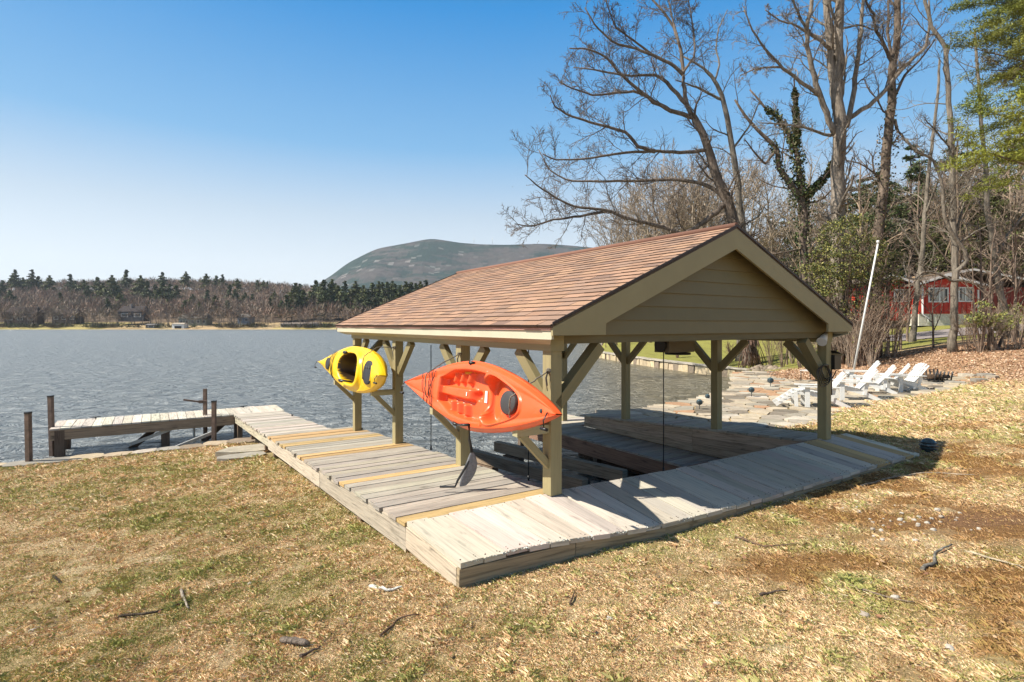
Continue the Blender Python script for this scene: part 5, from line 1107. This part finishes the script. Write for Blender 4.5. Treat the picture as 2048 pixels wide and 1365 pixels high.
sp = [lp(x, Y, s) for x, Y, s in ((1540, 37, .8), (1565, 34, .9), (1585, 36, .9), (1600, 31, .8), (1625, 33, 1.0), (1650, 30, 1.0), (1668, 31, 1.1), (1690, 30, 1.1), (1712, 29, 1.2), (1732, 29.5, 1.25), (1750, 28.5, 1.3), (1768, 30, 1.3), (1785, 29, 1.2), (1742, 27.5, 1.0), (1722, 28, 1.1), (1700, 28, 1.0), (1935, 27.5, .7), (1960, 27, .8), (1985, 27, .8), (2010, 28, .9), (2035, 27, .9))]
scatter(b2, sp, 'tangled bare bush in the brown thicket between lawn and woodland', 'bare bushes of the thicket')
b3 = [bare_proto('sapling', 6, 0, (.24, .18, .14), .009, 9, 5, 4, .45)]
scatter(b3, [lp(x, Y, s) for x, Y, s in ((1700, 30, 1.0), (1722, 31, 1.15), (1745, 30, 1.1), (1775, 31, 1.1), (1800, 33, 1.0), (1948, 29, .9), (1980, 30, 1.1), (2025, 30, 1.1), (1575, 36, .8), (1640, 33, .8), (1868, 31, .8), (1815, 40, 1.2), (1965, 33, 1.3), (1995, 36, 1.3), (2035, 34, 1.3))], 'thin bare sapling in the brown thicket', 'saplings of the thicket')
b4 = [bare_proto('small_tree', 5, 0, (.20, .12, .10), .012, 10, 6, 5, .6)]
scatter(b4, [lp(x, Y, s) for x, Y, s in ((1212, 68, .75), (1290, 66, .9), (1235, 71, .6))], 'small dark bare tree on the lawn across the cove, seen under the pavilion beam', 'small trees on the far lawn')
# ------------------------------------------------------------------ red house and driveway
def pxz(y, Y): return EYE-(y-HZ)/FPX*Y
RH = thing('red_house', 'red board-and-batten house with white trimmed windows and low gables beyond the trees', 'house', (39, 52, 1.6))
RED = (.50, .045, .028)
def wallbox(x0, x1, Y, z0, z1, dep, col, peak=None, batten=True):
    a = (x0-1024)/FPX*Y; b = (x1-1024)/FPX*Y; mb = MB(); pol = [(a, Y, z0), (b, Y, z0), (b, Y, z1)]
    if peak: pol.append(((peak[0]-1024)/FPX*Y, Y, peak[1]))
    pol.append((a, Y, z1)); mb.prism(pol, (0, dep, 0), col)
    if batten:
        x = a+.2
        while x < b-.1: mb.box((x, Y-.012, (z0+z1)/2), np.eye(3), (.025, .014, (z1-z0)/2-.02), [c*.62 for c in col]); x += .42
    return mb
Yh = 51.0; z = lambda y: pxz(y, Yh)
wallbox(1838, 1957, Yh, z(628), z(572), 9, RED, (1897, z(556))).build('wall', M['attr'], RH)
wallbox(1765, 1840, Yh+1.2, z(641), z(568), 7, RED, (1787, z(558))).build('wall', M['attr'], RH)
wallbox(1957, 2160, Yh+3.5, z(640), z(570), 9, (.25, .04, .03)).build('wall', M['attr'], RH)
mb = MB(); a = (1838-1024)/FPX*Yh; b = (1957-1024)/FPX*Yh; mb.box(((a+b)/2, Yh+4, z(640)), np.eye(3), ((b-a)/2-.03, 3.95, (z(628)-z(652))/2), (.62, .58, .50)); mb.build('foundation', M['stone'], RH)
def roofp(pts, Y, dep, th=.16, col=(.15, .12, .10)):
    mb = MB(); q = [((x-1024)/FPX*Y, Y, pxz(y, Y)) for x, y in pts]
    for (p, r) in zip(q[:-1], q[1:]): mb.prism([p, r, (r[0], r[1], r[2]+th), (p[0], p[1], p[2]+th)], (0, dep, 0), col)
    mb.build('roof', M['attr'], RH); mb = MB()
    for (p, r) in zip(q[:-1], q[1:]): mb.prism([(p[0], p[1]-.05, p[2]-.02), (r[0], r[1]-.05, r[2]-.02), (r[0], r[1]-.05, r[2]+th+.02), (p[0], p[1]-.05, p[2]+th+.02)], (0, .045, 0), (.70, .66, .62))
    mb.build('eave_board', M['attr'], RH)
roofp([(1830, 572), (1897, 552), (1980, 574)], Yh-.7, 10.5)
roofp([(1752, 563), (1787, 553), (1842, 572)], Yh+.5, 8.4)
roofp([(1890, 552), (1948, 541), (2170, 583)], Yh+2.6, 11)
mb = MB(); mb.prism([((x-1024)/FPX*(Yh+4), Yh+4, pxz(y, Yh+4)) for x, y in ((1842, 566), (1842, 552), (1872, 549), (1884, 560))], (0, 1.2, 0), (.55, .36, .20)); mb.build('chimney', M['stone'], RH)
def rwin(x0, x1, y0, y1, Y, cur=True, split=None):
    a = (x0-1024)/FPX*Y; b = (x1-1024)/FPX*Y; zt = pxz(y0, Y); zb = pxz(y1, Y); mb = MB(); Yf = Y-.05
    mb.box(((a+b)/2, Yf, zt), np.eye(3), ((b-a)/2+.06, .035, .06), (.78,)*3); mb.box(((a+b)/2, Yf, zb), np.eye(3), ((b-a)/2+.06, .035, .06), (.78,)*3)
    for x in (a, b)+(((split-1024)/FPX*Y,) if split else ()): mb.box((x, Yf, (zt+zb)/2), np.eye(3), (.055, .034, (zt-zb)/2-.062), (.78,)*3)
    w_ = mb.build('window', M['white'], RH); mb = MB(); mb.box(((a+b)/2, Y-.015, (zt+zb)/2), np.eye(3), ((b-a)/2-.06, .012, (zt-zb)/2-.06)); mb.build('pane', M['glass'], w_)
    if cur:
        mb = MB(); n = 14; xs = np.linspace(a+(b-a)*.2, b-(b-a)*.12, n)
        for i in range(n-1): mb.box(((xs[i]+xs[i+1])/2, Y-.030, (zt+zb)/2), np.eye(3), ((xs[1]-xs[0])/2*.8, .002+.002*(i % 2), (zt-zb)/2-.09), (.6, .57, .52) if i % 3 else (.3, .28, .26))
        mb.build('curtain', M['attr'], w_)
rwin(1857, 1895, 577, 604, Yh, True, 1878); rwin(1917, 1945, 576, 603, Yh, True, 1930); rwin(1788, 1825, 580, 603, Yh+1.2, True, 1806)
mb = MB(); x = (1845-1024)/FPX*(Yh-.12); mb.tubes(np.array([(x, Yh-.12, z(567)), (x, Yh-.12, z(630)), (x+.35, Yh-.35, z(637)), (x+.38, Yh-.35, z(649))]), np.full(4, .08), 8, (.75,)*3); mb.build('downspout', M['white'], RH)
mb = MB(); x = (1955.5-1024)/FPX*Yh; mb.box((x, Yh-.04, (z(628)+z(580))/2), np.eye(3), (.07, .05, (z(580)-z(628))/2), (.75,)*3); mb.build('corner_board', M['white'], RH)
mb = MB(); n = 40; ex = np.linspace(29, 70, n); lo = 40.8+.02*(ex-30)**1; hi = 47.6+.0*ex; V = np.zeros((n, 8, 3))
for i in range(n):
    for j in range(8):
        Y = lo[i]+(hi[i]-lo[i])*j/7; V[i, j] = (ex[i], Y, gz(ex[i], Y)+.05)
mb.grid(V, (.27, .235, .225), True); struct(mb, 'driveway', M['stone'])
# ------------------------------------------------------------------ far shore: wood, houses
def far_z(X, Y): return float(land(np.array([X]), np.array([Y]))[0])
n = 6600; ax = RNG.uniform(-1.02, .30, n); Yf = 442+430*RNG.random(n)**1.0; Yf[:1500] = RNG.uniform(800, 905, 1500); Xf = ax*Yf; Zf = land(Xf, Yf); hh = RNG.uniform(11, 19, n)
hues = np.array([(.215, .155, .115), (.18, .135, .105), (.24, .165, .12), (.19, .155, .11), (.26, .17, .125)])
def fuzz(Xf, Yf, Zf, hh, kper, seedcol, wid=3.4):
    mb = MB(); n = len(Xf); d = RNG.normal(size=(n, kper, 3)); d[..., 2] = np.abs(d[..., 2])*.9+.1; d /= np.linalg.norm(d, axis=2, keepdims=True); rr = RNG.uniform(.25, 1, (n, kper, 1))**.6
    c = np.stack([Xf, Yf, Zf+hh*.42], -1)[:, None]+d*rr*np.stack([np.full(n, wid), np.full(n, wid), hh*.5], -1)[:, None]*RNG.uniform(.8, 1.3, (n, 1, 1))
    L_ = RNG.uniform(1.6, 3.6, (n, kper, 1)); tip = c+d*L_+np.array([0, 0, .8]); sd_ = RNG.normal(size=(n, kper, 3)); sd_[..., 2] = 0; sd_ /= np.linalg.norm(sd_, axis=2, keepdims=True); w_ = RNG.uniform(.16, .42, (n, kper, 1))
    V = np.stack([c-sd_*w_, c+sd_*w_, tip], 2).reshape(-1, 3); col = np.repeat(seedcol, kper, 0)*RNG.uniform(.7, 1.3, (n*kper, 1)); mb.add(V, np.arange(len(V)).reshape(-1, 3), col)
    Vt = np.stack([np.stack([Xf-.22, Yf, Zf-1], -1), np.stack([Xf+.22, Yf, Zf-1], -1), np.stack([Xf, Yf, Zf+hh*.75], -1)], 1).reshape(-1, 3); mb.add(Vt, np.arange(len(Vt)).reshape(-1, 3), np.repeat(np.array([[.17, .14, .12]]), n, 0)); return mb
sel = np.ones(n, bool)
sc_ = hues[RNG.integers(0, 5, n)]*RNG.uniform(.8, 1.15, (n, 1))*(.8+.45*vnoise(Xf/45, Yf/45, 4))[:, None]
mb = fuzz(Xf, Yf, Zf, hh, 44, sc_, 4.0); struct(mb, 'far_woodland', M['leaf'], 'stuff')
n2 = 900; ax = RNG.uniform(-.98, .2, n2); Y2 = RNG.uniform(434, 447, n2); X2 = ax*Y2; keep = vnoise(X2/12, Y2/12, 88) > .45; X2 = X2[keep]; Y2 = Y2[keep]; Z2 = land(X2, Y2)
sc2 = np.array([(.06, .075, .035), (.13, .10, .07), (.10, .085, .05)])[RNG.integers(0, 3, len(X2))]; mb = fuzz(X2, Y2, Z2-.5, np.full(len(X2), 2.6), 16, sc2, 2.0); struct(mb, 'shore_shrubbery', M['leaf'], 'stuff')
fp = [pine_proto('pine_tree', 24, c, .45, 1.9, rr, st, .5) for c, rr, st in (((.085, .105, .042), .27, .22), ((.12, .13, .048), .30, .28), ((.075, .092, .040), .22, .2))]
spots = [(30, 720, 525), (45, 730, 545), (64, 720, 533), (76, 735, 545), (98, 720, 528), (140, 715, 528), (150, 700, 542), (168, 700, 540), (5, 660, 545), (195, 690, 545), (225, 690, 533), (253, 720, 530), (175, 620, 550), (205, 600, 555), (228, 590, 555), (235, 610, 552), (280, 640, 545), (295, 620, 562), (325, 740, 531), (371, 750, 535), (310, 600, 558), (325, 580, 562), (413, 740, 541), (445, 740, 543), (433, 750, 547), (475, 720, 552), (460, 600, 570), (470, 580, 578), (490, 560, 585), (505, 560, 588), (515, 760, 556), (528, 750, 550), (535, 760, 549), (370, 470, 600), (550, 600, 582), (573, 470, 590), (563, 475, 600), (583, 480, 592), (598, 485, 583), (606, 490, 580), (592, 560, 565), (600, 560, 568), (632, 620, 560), (642, 610, 568), (648, 520, 560), (655, 520, 552), (665, 525, 553), (660, 500, 568), (650, 490, 580), (676, 520, 570), (690, 560, 562), (700, 540, 558), (710, 535, 555), (720, 530, 553), (730, 530, 552), (726, 500, 570), (735, 490, 578), (745, 540, 565), (757, 540, 562), (765, 535, 565), (775, 530, 563), (786, 560, 555), (790, 520, 568), (800, 510, 570), (812, 520, 562), (822, 520, 565), (832, 540, 566), (842, 540, 562), (852, 560, 560), (872, 550, 562), (895, 560, 560), (340, 600, 568), (352, 590, 570), (385, 540, 588), (300, 520, 592), (215, 500, 596), (240, 520, 585), (120, 540, 585), (335, 500, 598), (430, 520, 590), (415, 560, 580), (455, 500, 600), (398, 480, 604), (540, 500, 596), (20, 560, 580), (620, 520, 582), (638, 480, 596), (755, 500, 584), (770, 480, 592), (715, 480, 590), (690, 500, 585)]
pr = fp; used = set()
for i, (px, Y, yt) in enumerate(spots):
    X = (px-1024)/FPX*Y; zg = far_z(X, Y)-.5; ht = EYE-(yt-HZ)/FPX*Y-zg; ht = max(ht*(random.uniform(.66, .95) if yt < 560 else 1), 9); p = pr[i % 3]; s = ht/24
    if s > 1.5: zg += (s-1.25)*24; s = 1.25
    lab = 'dark conifer standing above the bare trees of the far shore'
    if i < 3: p.location = (X, Y, zg); p.scale = (s, s, s); p['label'] = lab; p['group'] = 'conifers of the far shore'; 
    else: dup(p, (X, Y, zg), random.uniform(0, 6), s, lab, 'conifers of the far shore')
fb = [bare_proto('tree', 15, 0, c, .05, 14, 7, 4, .5) for c in ((.20, .16, .135), (.17, .14, .115), (.22, .165, .13))]
sp = []
for px in (12, 38, 60, 92, 110, 132, 172, 190, 214, 236, 300, 322, 335, 375, 405, 420, 437, 462, 480, 500, 518, 535, 548, 600, 618, 640, 660, 690, 712, 740, 765): Y = random.uniform(436, 450); X = (px-1024)/FPX*Y; sp.append((X, Y, far_z(X, Y), random.uniform(.7, 1.1)))
scatter(fb, sp, 'bare tree at the water edge of the far shore', 'bare trees of the far shoreline')
def fhouse(label, px, w_, yb, yt, Y, wall, roof, name='lake_house', ridge=.45, win=3, dep=9, wcol=(.5, .5, .5)):
    X = (px-1024)/FPX*Y; W_ = w_/FPX*Y; zb = EYE-(yb-HZ)/FPX*Y; zt = EYE-(yt-HZ)/FPX*Y; zw = zb+(zt-zb)*(1-ridge); t = thing(name, label, 'boathouse' if name == 'far_boathouse' else 'house', (X, Y, zb-2))
    mb = MB(); mb.box((X, Y+dep/2, (zb-2+zw)/2), np.eye(3), (W_/2, dep/2, (zw-zb+2)/2), wall); mb.build('wall', M['attr'], t)
    mb = MB(); e = W_/2*1.08; V = [(X-e, Y-.8, zw), (X+e, Y-.8, zw), (X+e, Y+dep+.8, zw), (X-e, Y+dep+.8, zw), (X-e*.8, Y+dep/2, zt), (X+e*.8, Y+dep/2, zt)]
    mb.add(V, [[0, 1, 5, 4], [2, 3, 4, 5]], roof); mb.add(V, [[1, 2, 5], [3, 0, 4]], roof); mb.add(V, [[3, 2, 1, 0]], roof); mb.build('roof', M['bark'], t)
    for k in range(win):
        x = X-W_/2+W_*(k+.5)/win; mb = MB(); mb.box((x, Y-.06, zb+(zw-zb)*.5), np.eye(3), (W_/win*.28, .05, (zw-zb)*.26), wcol); wq = mb.build('window', M['attr'], t)
        mb = MB(); mb.box((x, Y-.12, zb+(zw-zb)*.5), np.eye(3), (W_/win*.22, .03, (zw-zb)*.20), (.03, .03, .035)); mb.build('pane', M['glass'], wq)
    return t, X, Y, zb, zw, W_
fhouse('leftmost dark brown house on the far shore behind the green lawn', 40, 62, 645, 614, 452, (.07, .045, .04), (.06, .045, .04))
fhouse('dark house with a steep roof on the far shore, second from the left', 128, 48, 643, 618, 455, (.06, .045, .04), (.07, .055, .05))
t, X, Y, zb, zw, W_ = fhouse('dark gabled house with a porch high on the far bank, left of the white boathouse', 262, 52, 638, 612, 452, (.05, .05, .06), (.065, .055, .055), win=2)
mb = MB(); mb.box((X-2, Y+3, zw+1.5), np.eye(3), (.8, .8, 5), (.22, .18, .16)); mb.build('chimney', M['stone'], t)
fhouse('pale green two-storey house with long porches, right of the white boathouse on the far shore', 385, 56, 650, 627, 450, (.17, .18, .15), (.13, .12, .105), win=5, wcol=(.45, .46, .44))
fhouse('small grey-blue house among the far trees with a round window', 487, 24, 645, 628, 452, (.17, .20, .26), (.15, .14, .13), win=2)
t, X, Y, zb, zw, W_ = fhouse('small white boathouse with a dark opening on the far waterline', 356, 24, 658, 646, 434, (.72, .73, .72), (.42, .36, .30), 'far_boathouse', .2, 0, 6)
mb = MB(); mb.box((X, Y-.1, zb+.6), np.eye(3), (W_*.28, .06, 1.5), (.02, .02, .025)); mb.build('door_opening', M['attr'], t)
fhouse('long low white pavilion with many windows on the far shoreline', 600, 78, 656, 645, 440, (.34, .33, .30), (.20, .17, .15), win=12, dep=6, ridge=.3, wcol=(.6, .6, .6))
fhouse('dark small dock shelter on the far waterline left of the white boathouse', 302, 22, 657, 648, 436, (.09, .08, .07), (.20, .19, .19), win=1, dep=4, ridge=.25)
# antennas on the mountain top
for px in (948, 985):
    Yr = 3400; a = P(px, 476, Yr); b = P(px, 489, Yr); mb = MB(); mb.cyl(b, a, 1.1, sides=5); single(mb, 'radio_mast', M['galv'], 'thin radio mast on the mountain ridge, '+('the left one' if px < 960 else 'the right one'), 'mast', b)
# ------------------------------------------------------------------ litter on the lawn
def stick(pl, r, label, col=(.25, .20, .16), name='stick', grp='fallen sticks on the lawn', lift=.02):
    Q = [GP(x, y)+ZD*lift for x, y in pl]; Q = np.array(Q); mb = MB(); q, rr = resamp(Q, max(8, len(pl)*3), np.linspace(r, r*.45, len(pl))); q = q+RNG.normal(0, r*.35, q.shape); q[:, 2] = np.maximum(q[:, 2], 0*q[:, 2]-9); mb.tubes(q, rr, 6, col); single(mb, name, M['bark'], label, 'stick', Q[0], grp)
stick([(1845, 1143), (1872, 1128), (1870, 1110), (1905, 1096)], .017, 'crooked grey stick in the grass at right, below the pebble patch', (.30, .28, .24))
stick([(1720, 975), (1800, 955), (1870, 948), (1950, 953)], .014, 'long thin pale branch lying on the mossy grass right of the platform', (.45, .37, .28))
stick([(738, 1177), (770, 1184), (805, 1180)], .018, 'short white stick below the front corner of the platform', (.7, .68, .62))
stick([(235, 1240), (300, 1232), (355, 1215), (380, 1210)], .012, 'thin dark twig in the grass at lower left', (.10, .08, .06))
stick([(360, 1188), (378, 1225)], .014, 'short pale twig lying at lower left beside a dark one', (.36, .31, .25))
stick([(108, 1158), (125, 1172)], .012, 'tiny dark twig at the left, halfway down the lawn', (.06, .05, .04))
stick([(760, 1280), (800, 1245), (840, 1235)], .010, 'thin brown twig in the middle foreground', (.2, .13, .09))
stick([(1140, 1215), (1150, 1190)], .010, 'small upright brown twig in front of the platform', (.2, .13, .09))
stick([(1470, 1078), (1530, 1098), (1600, 1092)], .009, 'thin brown twig near the moss right of the platform', (.18, .12, .09))
stick([(1520, 1195), (1575, 1187)], .010, 'small dark twig in the right foreground', (.16, .12, .10))
stick([(1700, 1180), (1770, 1200), (1830, 1212)], .009, 'faint thin twig in the grass at right', (.26, .2, .15))
stick([(1930, 1108), (2010, 1130), (2050, 1143)], .012, 'pale straw-coloured branch at the right edge', (.5, .42, .3))
stick([(600, 1320), (640, 1300)], .012, 'short twig by the broken piece of birch log', (.2, .15, .12))
g = GP(590, 1292); mb = MB(); a = GP(562, 1288)+ZD*.03; b = GP(618, 1296)+ZD*.03; mb.tubes(resamp([a, (a+b)/2+ZD*.006, b], 7), np.array([.016, .022, .02, .024, .021, .023, .012]), 10, np.array([.22, .18, .15])); single(mb, 'log_piece', M['bark'], 'short broken piece of grey bark-covered log at the bottom of the lawn', 'log', a)
peb = []
r_ = random.Random(5)
for k in range(34): peb.append((1790+r_.gauss(0, 60), 1045+r_.gauss(0, 17), r_.uniform(.012, .028)))
for k in range(16): peb.append((1560+r_.gauss(0, 60), 1008+r_.gauss(0, 12), r_.uniform(.012, .022)))
for x, y, r in ((1435, 1213, .03), (1790, 1198, .028), (1730, 1232, .03), (1217, 1243, .03), (1875, 1023, .035), (64, 1268, .03), (500, 1170, .02), (1900, 1300, .025)): peb.append((x, y, r))
pro = []
for k in range(3): mb = MB(); mb.blob((0, 0, 0), (1, .75, .55), (.50, .46, .40) if k != 1 else (.40, .34, .28), 8, .35, seed=k+3); pro.append(mb.build('pebble', M['stone']))
for i, (x, y, r) in enumerate(peb):
    q = GP(x, y); 
    if i < 3: o = pro[i]
    else: o = pro[i % 3].copy(); COL.objects.link(o)
    o.location = (q[0], q[1], q[2]+r*.25); o.scale = (r*1.25,)*3; o.rotation_euler = (0, 0, i*1.3); o['category'] = 'pebble'
    if i < 34: o['label'] = 'small pale pebble in the bare patch on the right side of the lawn'; o['group'] = 'pebbles of the bare patch'
    elif i < 50: o['label'] = 'small pale chip of stone in the moss along the front of the platform'; o['group'] = 'stone chips along the platform'
    else: o['label'] = 'single pebble lying alone in the lawn grass'; o['group'] = 'lone pebbles in the lawn'
# ------------------------------------------------------------------ grass blades and fallen leaves
def keepout(X, Y):
    u, v = uvof(X, Y); deck = ((u > -1.03) & (u < 14.6) & (v > -1.72) & (v < 7.0)); return (sdist(X, Y) < .22) | deck | inpoly(X, Y, PAT)
n = 1250000; Yg = (2.35**-.9+RNG.random(n)*(26**-.9-2.35**-.9))**(-1/.9); Xg = Yg*RNG.uniform(-1.0, 1.0, n)+RNG.uniform(-2.6, 2.6, n); k = ~keepout(Xg, Yg); Xg = Xg[k]; Yg = Yg[k]
dens = fbm(Xg*3.1, Yg*3.1, 91); k = (RNG.random(len(Xg)) < (.35+.9*dens)*(1-.55*moss(Xg, Yg))*(1-.93*litter(Xg, Yg))*(1-.8*np.exp(-(((Xg-5.1)/.9)**2+((Yg-5.95)/.35)**2)))); Xg = Xg[k]; Yg = Yg[k]; n = len(Xg)
Zg = land(Xg, Yg); cl = landcol(Xg, Yg); far = np.clip(Yg/9, .6, 1.6)
tuft = vnoise(Xg*9, Yg*9, 95); gr = sst(.42, .66, fbm(Xg*1.1, Yg*1.1, 41)*.6+fbm(Xg*4, Yg*4, 51)*.4)*.40+.20
isg = RNG.random(n) < gr; pal = np.array([(.76, .60, .38), (.67, .49, .29), (.80, .69, .49), (.55, .35, .20), (.40, .23, .13)])[RNG.integers(0, 5, n)]
grn = np.array([(.32, .33, .10), (.38, .37, .14), (.25, .28, .08)])[RNG.integers(0, 3, n)]; colg = np.where(isg[:, None], grn, pal)*RNG.uniform(.75, 1.25, (n, 1)); mo = moss(Xg, Yg)[:, None]*.72; colg = (colg*.8+cl*.2)*1.22; colg = colg*(1-mo)+np.array([.46, .26, .10])*RNG.uniform(.7, 1.2, (n, 1))*mo
h = RNG.uniform(.018, .062, n)*(.40+1.1*tuft**1.5)*(1+.5*(vnoise(Xg*5, Yg*5, 99) > .82)*isg)*np.where(isg, 1.05, .85)*np.minimum(far, 1.7); wdh = RNG.uniform(.0016, .0034, n)*far; az = RNG.uniform(0, 2*PI, n)+1.2*np.sin(Xg*2)+fbm(Xg*2, Yg*2, 97)*5
ln_ = RNG.uniform(.3, 2.6, n)*np.where(isg, .6, 1); dx = np.cos(az); dy = np.sin(az); root = np.stack([Xg, Yg, Zg-.003], -1); sdv = np.stack([-dy, dx, 0*dx], -1)*wdh[:, None]
mid = root+np.stack([dx*h*ln_*.35, dy*h*ln_*.35, h*.62], -1); tip = root+np.stack([dx*h*ln_, dy*h*ln_, h*.78], -1)
V = np.stack([root-sdv, root+sdv, mid+sdv*.8, tip, mid-sdv*.8], 1).reshape(-1, 3); F = np.arange(5*n).reshape(n, 5)
mb = MB(); mb.add(V, F, colg); struct(mb, 'grass', M['grass'], 'stuff')
n = 42000; Yl = RNG.uniform(16, 31, n); Xl = RNG.uniform(11, 34, n); k = (RNG.random(n) < litter(Xl, Yl)+.03) & ~keepout(Xl, Yl); Xl = Xl[k]; Yl = Yl[k]; n = len(Xl); c = np.stack([Xl, Yl, land(Xl, Yl)+RNG.uniform(.01, .05, n)], -1)
cc = np.array([(.50, .32, .20), (.40, .22, .13), (.60, .44, .31), (.27, .16, .10)])[RNG.integers(0, 4, n)]*RNG.uniform(.7, 1.25, (n, 1)); mb = MB(); mb.leaves(c, RNG.uniform(.06, .12, n), cc, .6, .55); n = 1500; Yl = RNG.uniform(2.4, 16, n); Xl = Yl*RNG.uniform(-1, 1, n); k = ~keepout(Xl, Yl); Xl = Xl[k]; Yl = Yl[k]; n = len(Xl); c = np.stack([Xl, Yl, land(Xl, Yl)+RNG.uniform(.015, .035, n)], -1)
mb.leaves(c, RNG.uniform(.02, .055, n), np.array([(.30, .15, .08), (.20, .10, .06), (.42, .28, .17)])[RNG.integers(0, 3, n)], .5, .6); struct(mb, 'fallen_leaves', M['leaf'], 'stuff')
# ------------------------------------------------------------------ air
m, nt, n, p = newmat('air'); nt.nodes.remove(p); pv = node(nt, 'ShaderNodeVolumePrincipled'); pv.inputs['Color'].default_value = (.76, .87, 1.0, 1); pv.inputs['Density'].default_value = 0.75e-4; pv.inputs['Anisotropy'].default_value = 0.2
L(nt, pv.outputs[0], nt.nodes['Material Output'].inputs['Volume'])
mb = MB(); mb.box((0, 2600, 310), np.eye(3), (7200, 2750, 315)); o = struct(mb, 'haze', m, 'stuff')
for o in bpy.data.objects:
    if '_base' in o: del o['_base']
